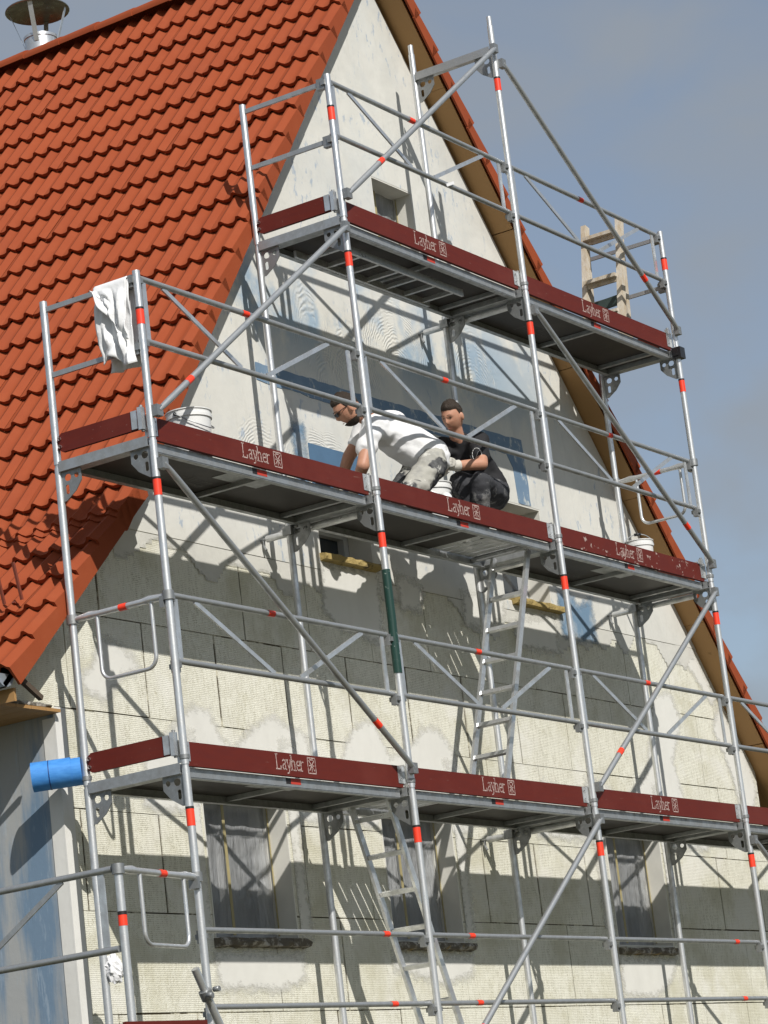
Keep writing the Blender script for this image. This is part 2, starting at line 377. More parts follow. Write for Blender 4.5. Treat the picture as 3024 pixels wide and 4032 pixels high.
# side wall, back and far walls
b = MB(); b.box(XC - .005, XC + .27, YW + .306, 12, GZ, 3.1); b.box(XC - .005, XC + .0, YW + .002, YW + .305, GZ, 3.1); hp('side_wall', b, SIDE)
b = MB(); b.box(XR - .27, XR, YW + .305, 12, GZ, 2.7); hp('side_wall', b, CREAM)
b = MB(); b.cur = 0; b.plate([[(XC, GZ), (XR, GZ), (XR, 2.75), apx, (.751, 3.80), (XC, 3.1)]], lambda x, z, t: (x, 12 + t, z), .2); hp('rear_wall', b, CREAM)
b = MB(); b.box(XC + .3, XR - .3, 1.75, 1.8, GZ, 3.0); b.box(1.6, 8.6, 1.75, 1.8, 3.0, 4.75); b.box(4.0, 5.6, 1.75, 1.8, 4.75, 7.3); hp('dark_interior', b, BLACK)  # black panels stand in for the darkness of the unlit rooms
# corner bead
b = MB(); b.box(XC - .012, XC + .09, YW - .012, YW + .001, GZ, 2.545); b.box(XC - .011, XC - .006, YW + .0015, YW + .09, GZ, 2.48); hp('corner_bead', b, PATCH)

# insulation boards: courses .625 high, boards .795 wide, clipped to the gable and the windows
def clip(poly, nx, nz, d):      # keep nx*x+nz*z <= d
    r = []
    for i, p in enumerate(poly):
        q = poly[(i + 1) % len(poly)]; a = nx * p[0] + nz * p[1] - d; c = nx * q[0] + nz * q[1] - d
        if a <= 0: r.append(p)
        if a * c < 0: t = a / (a - c); r.append((p[0] + (q[0] - p[0]) * t, p[1] + (q[1] - p[1]) * t))
    return r
def rect_pieces(x0, x1, z0, z1, wins):
    ps = [(x0, x1, z0, z1)]
    for a, b_, c, d in wins:
        nx = []
        for (p, q, r, s) in ps:
            if b_ <= p or a >= q or d <= r or c >= s: nx.append((p, q, r, s)); continue
            if a > p: nx.append((p, a, r, s))
            if b_ < q: nx.append((b_, q, r, s))
            p2, q2 = max(p, a), min(q, b_)
            if c > r: nx.append((p2, q2, r, c))
            if d < s: nx.append((p2, q2, d, s))
        ps = nx
    return [p for p in ps if p[1] - p[0] > .01 and p[3] - p[2] > .01]
offs = {-4: .30, -3: .0, -2: .55, -1: .10, 0: .265 + .2, 1: .62, 2: .265, 3: .50, 4: .265, 5: .64}
zc = lambda k: .047 + .626 * (k)
for k in range(-3, 6):
    z0, z1 = zc(k), zc(k + 1)
    x = XC + .001 - .795 + (offs[k] - XC) % .795
    while x < XR:
        a, c = max(x, XC + (.09 if k < 4 else .001)), min(x + .795, XR)
        x += .795
        if c - a < .03: continue
        g1 = random.choice((.003, .008, .013)) * random.uniform(.8, 1.2); g2 = random.choice((.0025, .0055)) * random.uniform(.8, 1.3); dy = random.uniform(0, .006)
        b = MB()
        for (p, q, r, s) in rect_pieces(a + g1, c - g1 * .6, z0 + g2, z1 - g2, WINS):
            poly = [(p, r), (q, r), (q, s), (p, s)]
            poly = clip(poly, -1.330, 1, 2.788 + .02); poly = clip(poly, -.9516, 1, 3.09); poly = clip(poly, 1.2, 1, 14.84)
            if len(poly) < 3: continue
            jig = lambda v: v
            b.plate([poly], lambda xx, zz, t: (xx, YW + dy * .6 + t, zz), .009 - dy * .6)
        if b.v: hp('insulation_board', b, BOARD)

# plaster: the coated upper gable and irregular patches lower down
def wob(x, s, a): return a * (noise.noise(Vector((x * s, 3.3, 1.7))) + .5 * noise.noise(Vector((x * s * 3, 9.1, 4.2))))
bottom = [(.82, 3.80), (9.17, 3.80)]
poly = bottom + [(9.2, zr(9.2) + .01), (apx[0], apx[1] - .005), (.80, zl(.80) + .01)]
b = MB(); b.plate([poly] + [[(a, c), (b_, c), (b_, d), (a, d)] for a, b_, c, d in WIN1 + WING], lambda x, z, t: (x, YW - .006 + t, z), .035)
hp('upper_plaster', b, PLASTER)
def blob(pts, n=6, amp=.035):
    r = []
    for i, p in enumerate(pts):
        q = pts[(i + 1) % len(pts)]; d = Vector((q[0] - p[0], q[1] - p[1])); m_ = max(1, int(d.length / .05)); nn = Vector((-d.y, d.x)).normalized() if d.length else Vector((0, 0))
        for k in range(m_):
            t = k / m_; o = amp * noise.noise(Vector((p[0] * 7 + t * d.x * 7, p[1] * 7 + t * d.y * 7, 2.2))) + amp * .5 * noise.noise(Vector((p[0] * 21 + t * d.x * 21, p[1] * 21 + t * d.y * 21, 5.2)))
            r.append((p[0] + d.x * t + nn.x * o, p[1] + d.y * t + nn.y * o))
    return r
PT = [[(.9, 1.95), (.95, 2.30), (1.15, 2.42), (1.33, 2.56), (1.52, 2.68), (1.72, 2.66), (1.84, 2.48), (1.95, 2.42), (2.10, 2.52), (2.28, 2.63), (2.47, 2.69), (2.61, 2.63), (2.85, 2.57), (2.9, 2.30), (3.2, 2.32), (3.34, 2.58), (3.51, 2.71), (3.72, 2.74), (3.90, 2.5), (4.12, 2.55), (4.38, 2.74), (4.60, 2.76), (4.80, 2.60), (4.9, 2.3), (4.9, 1.95)],
      [(5.9, 1.98), (5.95, 2.3), (6.1, 2.45), (6.5, 2.38), (7.1, 2.5), (7.4, 2.35), (7.9, 2.6), (8.24, 3.32), (8.57, 3.36), (8.72, 3.1), (8.45, 2.75), (8.6, 2.3), (8.9, 2.2), (8.9, 1.98)],
      [(.30, 2.72), (.50, 2.86), (.62, 3.05), (.78, 3.02), (.96, 2.96), (1.02, 2.86), (.8, 2.78), (.6, 2.6)],
      [(8.3, 4.75), (8.65, 4.36), (9.2, 3.72), (9.5, 3.36), (9.35, 3.3), (9.0, 3.60), (8.55, 4.0), (8.2, 4.3), (8.1, 4.6)],
      [(9.5, 3.34), (9.95, 2.84), (10.05, 2.6), (9.9, 2.3), (9.7, 2.2), (9.55, 2.7), (9.3, 3.1)],
      [(1.50, .82), (1.50, 1.06), (2.53, 1.06), (2.5, .86), (2.2, .80)], [(3.62, .94), (3.62, 1.06), (4.72, 1.06), (4.68, .9), (4.3, .83)], [(6.98, .74), (6.98, 1.05), (8.0, 1.05), (7.9, .9), (7.72, .78), (7.5, .72)],
      [(2.49, 1.16), (2.66, 1.16), (2.63, 1.7), (2.68, 2.5), (2.49, 2.5)], [(4.64, 1.16), (4.78, 1.16), (4.80, 1.9), (4.76, 2.5), (4.64, 2.5)], [(6.82, 1.3), (6.99, 1.16), (6.99, 2.5), (6.8, 2.5)], [(7.98, 1.16), (8.12, 1.2), (8.16, 2.5), (7.98, 2.5)],
      [(1.36, 1.16), (1.52, 1.16), (1.52, 2.5), (1.40, 2.5)],
      [(3.99, 3.3), (4.02, 3.9), (3.25, 3.84), (3.22, 3.5), (3.4, 3.38)], [(4.28, 3.62), (4.26, 3.90), (4.62, 3.84), (4.58, 3.62)], [(5.18, 3.6), (5.2, 3.86), (5.84, 3.9), (5.84, 3.72), (5.42, 3.58)], [(6.66, 3.5), (6.02, 3.5), (5.9, 3.7), (6.66, 3.84)],
      [(6.3, -.4), (6.4, .5), (7.0, .45), (7.1, -.4)]]
def seg_dist(p, a, c):
    d = (c[0] - a[0], c[1] - a[1]); l2 = d[0] ** 2 + d[1] ** 2 or 1e-9; t = max(0, min(1, ((p[0] - a[0]) * d[0] + (p[1] - a[1]) * d[1]) / l2))
    return math.hypot(p[0] - a[0] - d[0] * t, p[1] - a[1] - d[1] * t)
def sdist(p, poly):
    ins = False; dm = 9
    for i, a in enumerate(poly):
        c = poly[(i + 1) % len(poly)]; dm = min(dm, seg_dist(p, a, c))
        if (a[1] > p[1]) != (c[1] > p[1]) and p[0] < (c[0] - a[0]) * (p[1] - a[1]) / (c[1] - a[1]) + a[0]: ins = not ins
    return dm if ins else -dm
def smear(poly, mat, y, name, sd=None, step=.03, pad=.10):
    sd = sd or (lambda p: sdist(p, poly)); x0, x1 = min(p[0] for p in poly) - pad, max(p[0] for p in poly) + pad; z0, z1 = min(p[1] for p in poly) - pad, max(p[1] for p in poly) + pad
    x0 = max(x0, XC + .1); nx, nz = int((x1 - x0) / step) + 1, int((z1 - z0) / step) + 1; vs, ds = [], []; idx = {}
    b = MB()
    for i in range(nx):
        for j in range(nz):
            p = (x0 + i * step, z0 + j * step)
            if any(a - .001 < p[0] < c + .001 and e - .001 < p[1] < h + .001 for a, c, e, h in WINS) or p[1] > min(zl(p[0]) - .02, zr(p[0]) + .0): continue
            d = sd(p)
            if d < -pad: continue
            idx[i, j] = len(vs); vs.append((p[0], y, p[1])); ds.append(d)
    fs = [(idx[i, j], idx[i + 1, j], idx[i + 1, j + 1], idx[i, j + 1]) for (i, j) in idx if (i + 1, j) in idx and (i + 1, j + 1) in idx and (i, j + 1) in idx]
    b.add(vs, fs); me_ = b.mesh(name, mat); at = me_.attributes.new('edge', 'FLOAT', 'POINT'); at.data.foreach_set('value', ds)
    return hp(name, me_, None)
for i, q in enumerate(PT): smear(q, SMEAR, YW - .003 - .0004 * i, 'plaster_patch')
smear([(.85, 3.2), (9.15, 3.2), (9.15, 3.80), (.85, 3.80)], COATEDGE, YW - .0045, 'plaster_patch', lambda p: min(p[1] - (3.62 + wob(p[0], 1.5, .26)), .2), .035, 0)
# blue sealing coat stripes round the middle windows
BL = [[(2.70, 5.12), (2.70, 5.25), (4.0, 5.255), (6.48, 5.29), (6.50, 4.73), (6.30, 4.73), (6.28, 5.02), (6.2, 5.13), (4.0, 5.09)],
      ]
BS = [[(6.74, 3.66), (6.74, 4.04), (6.95, 4.06), (7.10, 3.97), (7.32, 4.05), (7.35, 3.67)], [(3.07, 4.2), (3.07, 4.9), (3.24, 4.88), (3.23, 4.2)]]
for q in BL:
    b = MB(); b.plate([blob(q, 6, .012)], lambda x, z, t: (x, YW - .010 + t, z), .02); hp('sealing_stripe', b, BLUE)

b = MB().box(3.27, 3.98, YW - .012, YW + .0, 4.225, 4.745); hp('shutter_box', b, simple('blue foam panel', (.085, .17, .28), .8, .3, 5))
for i, q in enumerate(BS): smear(q, BLUESMEAR, YW - .0112 - .0005 * i, 'sealing_patch', None, .025, .06)
# windows
def rough_bar(x0, x1, y0, y1, z0, z1, amp, seed):
    b = MB(); n = 26; rings = []
    for i in range(n + 1):
        x = x0 + (x1 - x0) * i / n; cy, cz = (y0 + y1) / 2, (z0 + z1) / 2; vs = []
        for k in range(10):
            t = 2 * math.pi * k / 10; c, s_ = math.cos(t), math.sin(t); e = max(abs(c), abs(s_)) ** .7
            o = 1 + amp * noise.noise(Vector((x * 14, seed + c * 2, s_ * 2)))
            vs.append((x, cy + (y1 - y0) / 2 * c / e * o, cz + (z1 - z0) / 2 * s_ / e * o))
        rings.append(vs)
    vs = [v for r in rings for v in r]
    fs = [(i * 10 + k, i * 10 + (k + 1) % 10, (i + 1) * 10 + (k + 1) % 10, (i + 1) * 10 + k) for i in range(n) for k in range(10)] + [tuple(range(9, -1, -1)), tuple(n * 10 + k for k in range(10))]
    return b.add(vs, fs, True)
def window(a, c, z0, z1, sheet=True, grid=True, ledge=None, blue=False):
    D = YW + .19
    w = hp('window', MB().box(a + .001, c - .001, D + .06, D + .07, z0, z1), GLASS)
    b = MB(); t = .012
    b.box(a - .0, a + t, YW - .004, D, z0, z1); b.box(c - t, c, YW - .004, D, z0, z1); b.box(a + t, c - t, YW - .004, D, z1 - t, z1); b.box(a + t, c - t, YW - .004, D, z0, z0 + t)
    part('reveal', b, CREAM, w)
    b = MB(); f = .06; y0, y1 = D + .002, D + .058
    b.box(a + t, a + t + f, y0, y1, z0 + t, z1 - t); b.box(c - t - f, c - t, y0, y1, z0 + t, z1 - t)
    b.box(a + t + f, c - t - f, y0, y1, z0 + t, z0 + t + f); b.box(a + t + f, c - t - f, y0, y1, z1 - t - f, z1 - t)
    part('frame', b, PVC, w)
    if grid:
        mx_ = (a + c) / 2
        part('mullion', MB().box(mx_ - .035, mx_ + .035, y0 + .004, y1 - .004, z0 + t + f + .001, z1 - t - f - .001), PVC, w)
        zb = z0 + .72
        part('glazing_bar', MB().box(a + t + f, mx_ - .036, y0 + .012, y1 - .006, zb - .012, zb + .012).box(mx_ + .036, c - t - f, y0 + .012, y1 - .006, zb - .012, zb + .012), PVC, w)
    if sheet:
        n1_, n2_ = 28, 40; b = MB(); vs = []
        for i in range(n1_ + 1):
            for j in range(n2_ + 1):
                u, v = i / n1_, j / n2_; x = a + t + (c - a - 2 * t) * u; z = z0 + t + (z1 - z0 - 2 * t) * v
                ang = math.atan2(v - .55, (u - .45) * .7); rad = math.hypot(v - .55, (u - .45) * .7)
                o = .012 * math.sin(ang * 13 + a * 3) * min(1, rad * 3) + .012 * noise.noise(Vector((x * 9, a, z * 3)))
                vs.append((x, D - .022 + o * .4, z))
        b.add(vs, [(i * (n2_ + 1) + j, (i + 1) * (n2_ + 1) + j, (i + 1) * (n2_ + 1) + j + 1, i * (n2_ + 1) + j + 1) for i in range(n1_) for j in range(n2_)], True)
        part('plastic_sheet', b, FILM, w)
        xt = a + (c - a) * .44
        part('masking_tape', MB().box(xt - .014, xt + .014, D - .052, D - .048, z0 + .05, z1 - .02), TAPE, w)
        part('masking_tape', MB().box(c - t - .014, c - t - .002, D - .052, D - .048, z0 + .05, z1 - .02), TAPE, w)
    if ledge:
        part('window_ledge', rough_bar(*ledge[:6], .30 if ledge[6] is MORTAR else .16, a), ledge[6], w)
    return w
window(*WIN0[0], ledge=(1.52, 2.53, .955, 1.18, 1.085, 1.155, MORTAR))
window(*WIN0[1], ledge=(3.66, 4.70, .955, 1.18, 1.08, 1.145, MORTAR))
window(*WIN0[2], ledge=(7.00, 7.98, .955, 1.18, 1.07, 1.135, MORTAR))
window(*WIN1[0], sheet=False, grid=False, ledge=(3.26, 3.99, .95, 1.18, 3.86, 3.925, FOAM))
window(*WIN1[1], sheet=False, grid=False, ledge=(5.98, 6.75, .95, 1.18, 3.845, 3.91, FOAM))
window(*WING[0], sheet=True, grid=False)

# soffits
b = MB(); n_ = 7
xs = [4.75 + (10.75 - 4.75) * i / n_ for i in range(n_ + 1)]
sr = math.hypot(1, 1.2); nr = Vector((1.2, 0, 1)).normalized()
for i in range(n_):
    x0, x1 = xs[i] + .002, xs[i + 1] - .002; dz = random.uniform(-.003, .003)
    b = MB(); p0 = Vector((x0, 0, zr(x0) + .01 + dz)); p1 = Vector((x1, 0, zr(x1) + .01 + dz))
    vs = [p + Vector((0, y, 0)) + nr * h for p in (p0, p1) for y in (YV + .045, YW + .03) for h in (0, .022)]
    b.add(vs, [(0, 1, 3, 2), (4, 6, 7, 5), (0, 4, 5, 1), (2, 3, 7, 6), (0, 2, 6, 4), (1, 5, 7, 3)]); hp('soffit_board', b, PINE)
b = MB()
for (x0, x1, f_) in ((.751, 4.70, zl), (-.45, .750, zl)):
    p0, p1 = Vector((x0, 0, f_(x0) + .03)), Vector((x1, 0, f_(x1) + .03)); nn = Vector((-(p1 - p0).z, 0, (p1 - p0).x)).normalized()
    vs = [p + Vector((0, y, 0)) + nn * h for p in (p0, p1) for y in (YV + .045, YW + .03) for h in (0, .022)]
    b.add(vs, [(0, 1, 3, 2), (4, 6, 7, 5), (0, 4, 5, 1), (2, 3, 7, 6), (0, 2, 6, 4), (1, 5, 7, 3)])
hp('soffit_board', b, PINE)
b = MB(); p0, p1 = Vector((10.075, 0, zr(10.075) + .012)), Vector((10.76, 0, zr(10.76) + .012))
for i in range(6):
    y0_, y1_ = YW + .032 + i * 1.8, YW + .028 + (i + 1) * 1.8
    b = MB(); b.add([p + Vector((0, y, 0)) + nr * h for p in (p0, p1) for y in (y0_, y1_) for h in (0, .02)], [(0, 1, 3, 2), (4, 6, 7, 5), (0, 4, 5, 1), (2, 3, 7, 6), (0, 2, 6, 4), (1, 5, 7, 3)]); hp('eave_board', b, PINE)
for i in range(4):          # boarded eave, left
    x0 = XC - .008 - .14 * (i + 1); b = MB(); b.box(x0 + .002, x0 + .138, YW - .06, 12, 2.50, 2.52); hp('eave_board', b, PINE)
b = MB(); b.plate([[(XC - .56, 2.53), (XC + .0, 2.53), (XC + .0, 3.12), (-.44, 2.69)]], lambda x, z, t: (x, YW - .001 + t, z), .02); hp('eave_closure', b, BOARD)
hp('eave_edge', rough_bar(-.42, .02, YW - .05, YW - .005, 2.522, 2.55, .5, 3.3), MORTAR)
b = MB().bar((-.46, YV + .06, 2.66), (-.24, YV + .06, 2.535), .03, .03); hp('eave_dark_strip', b, BARK)  # narrow dark strip along the slanting eave edge
b = MB(); b.box(XC - .59, XC - .57, YV + .06, 12, 2.50, 2.58); hp('fascia_board', b, PINE)
b = MB(); vs = []; ng = 12
for y in (YV + .05, 12):
    for r in (.078, .070):
        for k in range(ng + 1):
            t = math.pi + math.pi * k / ng; vs.append((-.565 + r * math.cos(t), y, 2.655 + r * math.sin(t)))
m_ = ng + 1; fs = []
for k in range(ng):
    fs += [(k, k + 1, 2 * m_ + k + 1, 2 * m_ + k), (m_ + k, 3 * m_ + k, 3 * m_ + k + 1, m_ + k + 1)]
fs += [tuple(range(ng + 1))]
b.add(vs, fs, True); hp('gutter', b, ZINC)

# ---- roof with single pantiles
roof = None
dU, nU = Vector((.601, 0, .799)), Vector((-.799, 0, .601))
dL, nL = Vector((.7244, 0, .6894)), Vector((-.6894, 0, .7244))
kink = Vector((.751, 0, 3.787)); apex = Vector((4.716, 0, 9.06))
rnR = nr.copy(); dR = Vector((-1, 0, 1.2)).normalized()
b = MB()
def slab(p0, p1, nn, h0, h1, y0, y1):
    vs = [p + Vector((0, y, 0)) + nn * h for p in (p0, p1) for y in (y0, y1) for h in (h0, h1)]
    b.add(vs, [(0, 1, 3, 2), (4, 6, 7, 5), (0, 4, 5, 1), (2, 3, 7, 6), (0, 2, 6, 4), (1, 5, 7, 3)])
slab(kink, apex, nU, .03, .065, YV + .05, 12); slab(Vector((-.55, 0, zl(-.55))), kink, nL, .03, .065, YV + .05, 12)
slab(Vector((10.75, 0, zr(10.75) + .02)), Vector((4.74, 0, zr(4.74) + .02)), rnR, .035, .065, YV + .05, 12)
roof = hp('roof', b, BLACK)
def gprof(v):
    q = (v - .05 + .075) % .15 - .075
    return .042 * math.exp(-(abs(q) / .029) ** 2.4)
def tile_mesh(v0, v1, flap, name, exposure=.339, flip=False):
    b = MB(); n = 14; LN = exposure + .07; vv = [v0 + (v1 - v0) * i / n for i in range(n + 1)]
    lo, hi = .118, .071
    s_ = -1 if flip else 1
    top0 = [(0, s_ * v, lo + gprof(v)) for v in vv]; top1 = [(LN, s_ * v, hi + gprof(v)) for v in vv]; bot0 = [(.004, s_ * v, lo - .029 + gprof(v)) for v in vv]
    m_ = n + 1
    b.add(top0 + top1, [(i, i + 1, m_ + i + 1, m_ + i) for i in range(n)], True)
    b.add(top0 + bot0, [(i + 1, i, m_ + i, m_ + i + 1) for i in range(n)], False)
    if flap:
        y0, y1 = s_ * v0, s_ * (v0 + .018); h0 = lo + gprof(v0); h1 = hi + gprof(v0)
        vs = [(0, y0, -.012), (exposure + .02, y0, -.012 - .004), (LN, y0, h1), (0, y0, h0), (0, y1, -.012), (exposure + .02, y1, -.016), (LN, y1, h1), (0, y1, h0)]
        b.add(vs, [(0, 1, 2, 3), (7, 6, 5, 4), (0, 3, 7, 4), (0, 4, 5, 1), (1, 5, 6, 2)])
    return b.mesh(name, TILE)
def basis(d, nn, o):
    m = Matrix.Identity(4); y = nn.cross(d)
    for i in range(3): m[i][0], m[i][1], m[i][2], m[i][3] = d[i], y[i], nn[i], o[i]
    return m
# y axis of the tile frame = n x d = +y for the left slope
mesh_c = tile_mesh(.0, .30, False, 'roof_tile'); mesh_v = tile_mesh(-.004, .30, True, 'verge_tile'); mesh_vl = tile_mesh(-.004, .30, True, 'verge_tile_low', .331)
mesh_cl = tile_mesh(.0, .30, False, 'roof_tile_low', .331)
rows = []
sK = kink.dot(dU)
for k in range(0, 20):
    s_ = 9.46 - .339 * k
    if s_ < sK - .12: break
    rows.append((kink + dU * (s_ - sK), dU, nU, 'U'))
rows.append((kink + dU * (9.799 - sK), dU, nU, 'U'))
sKl = kink.dot(dL)
for k in range(6):
    rows.append((kink + dL * (1.421 + .3282 * k - sKl - (.0)), dL, nL, 'L'))
bpy.context.view_layer.update()
cand = []; rest = MB()
for (p, d, nn, typ) in rows:
    for c in range(0, 38):
        o = Vector((p.x, YV + .30 * c, p.z)); ctr = o + d * .17 + Vector((0, .15, 0)) + nn * .1
        q = world_to_camera_view(scene, cam, ctr)
        vis = -.03 < q.x < 1.03 and -.03 < q.y < 1.03
        cand.append((0 if vis else 1, (ctr - CAM).length, p, d, nn, typ, c))
cand.sort(key=lambda t: (t[0], t[1]))
for i, (vis, dist, p, d, nn, typ, c) in enumerate(cand):
    o = Vector((p.x, YV + .30 * c, p.z))
    o = o + nn * random.uniform(-.002, .003) + d * random.uniform(-.004, .004)
    mw = basis(d, nn, o)
    if (vis == 0 and i < 292) or c == 0 and i < 299:
        me = (mesh_v if typ == 'U' else mesh_vl) if c == 0 else (mesh_c if typ == 'U' else mesh_cl)
        t_ = link('verge_tile' if c == 0 else 'roof_tile', me, roof); t_.matrix_local = mw
    else:
        me = mesh_c if typ == 'U' else mesh_cl
        if c == 0: me = mesh_v if typ == 'U' else mesh_vl
        base = len(rest.v)
        rest.add([mw @ v.co for v in me.vertices], [tuple(pp.vertices) for pp in me.polygons], True)
if rest.v:
    o = part('far_tiles', rest, TILE, roof); o['kind'] = 'stuff'
# right slope: visible verge tiles singly, the hidden field in one piece
mesh_vr = tile_mesh(-.004, .30, True, 'verge_tile_right', .339, True)
rest = MB(); s0 = Vector((10.85, 0, zr(10.85) - .0))
for k in range(30):
    o = s0 + dR * (.339 * k)
    if o.x < 4.78: break
    for c in range(0, 38):
        mw = basis(dR, rnR, Vector((o.x, YV + .30 * c, o.z)) + rnR * random.uniform(-.002, .004))
        if c == 0:
            t_ = link('verge_tile', mesh_vr, roof); t_.matrix_local = mw
        else:
            me = mesh_c
            vs = [mw @ Vector((v.co.x, -v.co.y, v.co.z)) for v in me.vertices]
            rest.add(vs, [tuple(reversed(pp.vertices)) for pp in me.polygons], True)
o = part('far_tiles', rest, TILE, roof); o['kind'] = 'stuff'
b = MB(); nk = 10; vs = []
for (y, r) in ((0, .125), (.43, .112)):
    for dr in (0, -.016):
        for k in range(nk + 1):
            t = -.25 + (math.pi + .5) * k / nk; vs.append(((r + dr) * math.cos(t) * .95, y, (r + dr) * math.sin(t) * .66))
q = nk + 1
b.add(vs, [(k, k + 1, 2 * q + k + 1, 2 * q + k) for k in range(nk)], True); b.add(vs, [(k + 1, k, q + k, q + k + 1) for k in range(nk)])
mr = b.mesh('ridge_tile', TILE)
for k in range(26):
    t_ = link('ridge_tile', mr, roof); t_.location = (4.722, YV + .395 * k, 9.235 + (0.004 if k % 2 else 0))
# step grate on the lower roof
b = MB()
for z, x in ((3.20, -.10), (3.43, -.155)): b.bar((x, 1.0, z), (x, 1.62, z), .022, .022)
for y in (1.03, 1.17, 1.31, 1.45, 1.59): b.bar((-.10, y, 3.20), (-.155, y, 3.43), .016, .016)
for y in (1.1, 1.5): b.bar((-.10, y, 3.20), (.03, y, 3.16), .02, .01)
part('roof_step', b, RUST, roof)
# flue with rain cap
ch = hp('chimney', MB().lathe([(.142, -.75), (.142, .0), (.150, .005), (.150, .03), (.128, .03), (.128, -.3)], (5.1, 4.5, 9.58), 28), ALU)
b = MB().lathe([(.0, .075), (.10, .07), (.20, .045), (.283, .01), (.285, .0), (.28, -.004), (.20, .02), (.10, .045), (0, .05)], (5.1, 4.51, 9.86), 32); part('rain_cap', b, steel('olive steel cap', (.30, .275, .21), .3, .9, 2.2, .3), ch)  # dark olive base tone over the whole rain cap
for a_ in (.4, 2.0, 3.55, 5.1):
    c_, s_ = math.cos(a_), math.sin(a_)
    b = MB().bar((5.1 + .146 * c_, 4.5 + .146 * s_, 9.53), (5.1 + .255 * c_, 4.505 + .255 * s_, 9.865), .042, .004, (-s_, c_, 0)); part('strut', b, ALU, ch)

# ------------------------------------------------------------------ scaffold
PL = {1: 'lowest', 2: 'middle', 3: 'top'}
CN = ['left end', 'second column from left', 'third column from left', 'fourth column from left', 'right end']
R = .0242
# frames
def hole(x0, x1, z0, z1):
    c = min(x1 - x0, z1 - z0) * .3
    return [(x0 + c, z0), (x0, z0 + c), (x0, z1 - c), (x0 + c, z1), (x1 - c, z1), (x1, z1 - c), (x1, z0 + c), (x1 - c, z0)]
gus_out = [(0, 0), (.15, 0), (.15, -.075), (.10, -.135), (.022, -.185), (0, -.185)]
gus = [gus_out, hole(.02, .07, -.062, -.018), hole(.095, .13, -.055, -.022), hole(.022, .050, -.145, -.085)]
ME = {}
def me(key, fn):
    if key not in ME: ME[key] = fn()
    return ME[key]
def frame(col, lift, z0=0.0, top=True, post=False, zt=None):
    g = thing('scaffold_support', '', 'scaffold frame', (X[col], 0, L(lift)), 'galvanised scaffold frames')
    zt = zt or 2.0
    for y in (0, W):
        part('standard', me(('std', z0, zt), lambda: MB().tube((0, 0, z0), (0, 0, zt - .02), R, 14).tube((0, 0, zt - .02), (0, 0, zt + .06), R * .82, 12).mesh('standard', GALV)), None, g, (0, y, 0))
        part('collar', me('collar', lambda: MB().lathe([(R, -.015), (R + .006, -.012), (R + .007, .012), (R, .015)], (0, 0, 0), 14).mesh('collar', CAST)), None, g, (0, y, z0 + .045 if z0 == 0 else .045))
    b = lambda: MB().box(-.027, .027, R, W - R, 1.948, 1.955).box(-.027, -.021, R, W - R, 1.955, 2.012).box(.021, .027, R, W - R, 1.955, 2.012).mesh('transom', GALV2)
    part('transom', me('transom', b), None, g)
    part('gusset_plate', me('gusF', lambda: MB().plate(gus, lambda a, c, t: (-.003 + t, R + a, 1.946 + c), .006).mesh('gusset_plate', CAST)), None, g)
    part('gusset_plate', me('gusR', lambda: MB().plate(gus, lambda a, c, t: (-.003 + t, W - R - a, 1.946 + c), .006).mesh('gusset_plate', CAST)), None, g)
    part('marker_band', me('band', lambda: MB().tube((0, 0, -.055), (0, 0, .045), R + .0015, 16, caps=False).mesh('marker_band', ORANGE)), None, g, (0, 0, 1.69))
    part('black_band', me('bband', lambda: MB().tube((0, 0, 0), (0, 0, .014), R + .002, 16, caps=False).mesh('black_band', BLACK)), None, g, (0, 0, 1.735))
    return g
for col in range(5):
    for lift in range(0, [2, 3, 4, 3, 1][col]):
        g = frame(col, lift, GZ if lift == 0 else 0.0, zt=2.2 if (col, lift) == (2, 3) else None)
        where = {0: 'below the lowest platform', 1: 'between the lowest and middle platforms', 2: 'between the middle and top platforms', 3: 'rising above the top platform'}[lift]
        g['label'] = 'galvanised scaffold frame at the %s, %s' % (CN[col], where)
# green sleeve on the second standard
o = part('green_sleeve', MB().tube((X[1], 0, 2.77), (X[1], 0, 3.10), R + .006, 16).tube((X[1] + .003, 0, 3.10), (X[1], 0, 3.48), R + .006, 16), GREEN, None)
gp = [q for q in COL.objects if q.get('label', '').startswith('galvanised scaffold frame at the second column from left, between the lowest')][0]
o.parent = gp; o.location = -gp.location

g3 = [q for q in COL.objects if q.get('label', '').startswith('galvanised scaffold frame at the fourth column from left, between the middle and top')][0]
part('black_clip', MB().box(-.045, .045, -.05, .03, 1.925, 2.02).box(-.055, -.045, -.03, .02, 1.945, 2.0), BLACKPL, g3)
# end guard frames (posts with two thin rails)
def end_guard(col, lvl, label):
    g = thing('end_guardrail', label, 'guardrail', (X[col], 0, L(lvl)), 'end guardrails of the scaffold')
    for y in (0, W):
        part('post', me('post', lambda: MB().tube((0, 0, .0), (0, 0, 1.06), R, 14).mesh('post', ALU)), None, g, (0, y, 0))
    for z in (1.005, .575):
        part('rail', me('erail', lambda: MB().bar((0, R, 0), (0, W - R, 0), .018, .032, (1, 0, 0)).mesh('rail', GALV2)), None, g, (0, 0, z))
        part('wedge_coupler', me('wedge', lambda: MB().box(-.02, .02, R, R + .06, -.045, .035).box(-.03, .03, R - .012, R + .02, -.02, .02).mesh('wedge_coupler', CAST)), None, g, (0, 0, z))
    part('marker_band', me('band', None), None, g, (0, 0, .77)); part('black_band', ME['bband'], None, g, (0, 0, .81))
    return g
end_guard(0, 2, 'thin two-rail end guard with the white cloth hung on it')
end_guard(1, 3, 'thin two-rail end guard at left end of the top platform')
end_guard(3, 3, 'thin two-rail end guard at right end of the top platform, beside wooden stepladder')
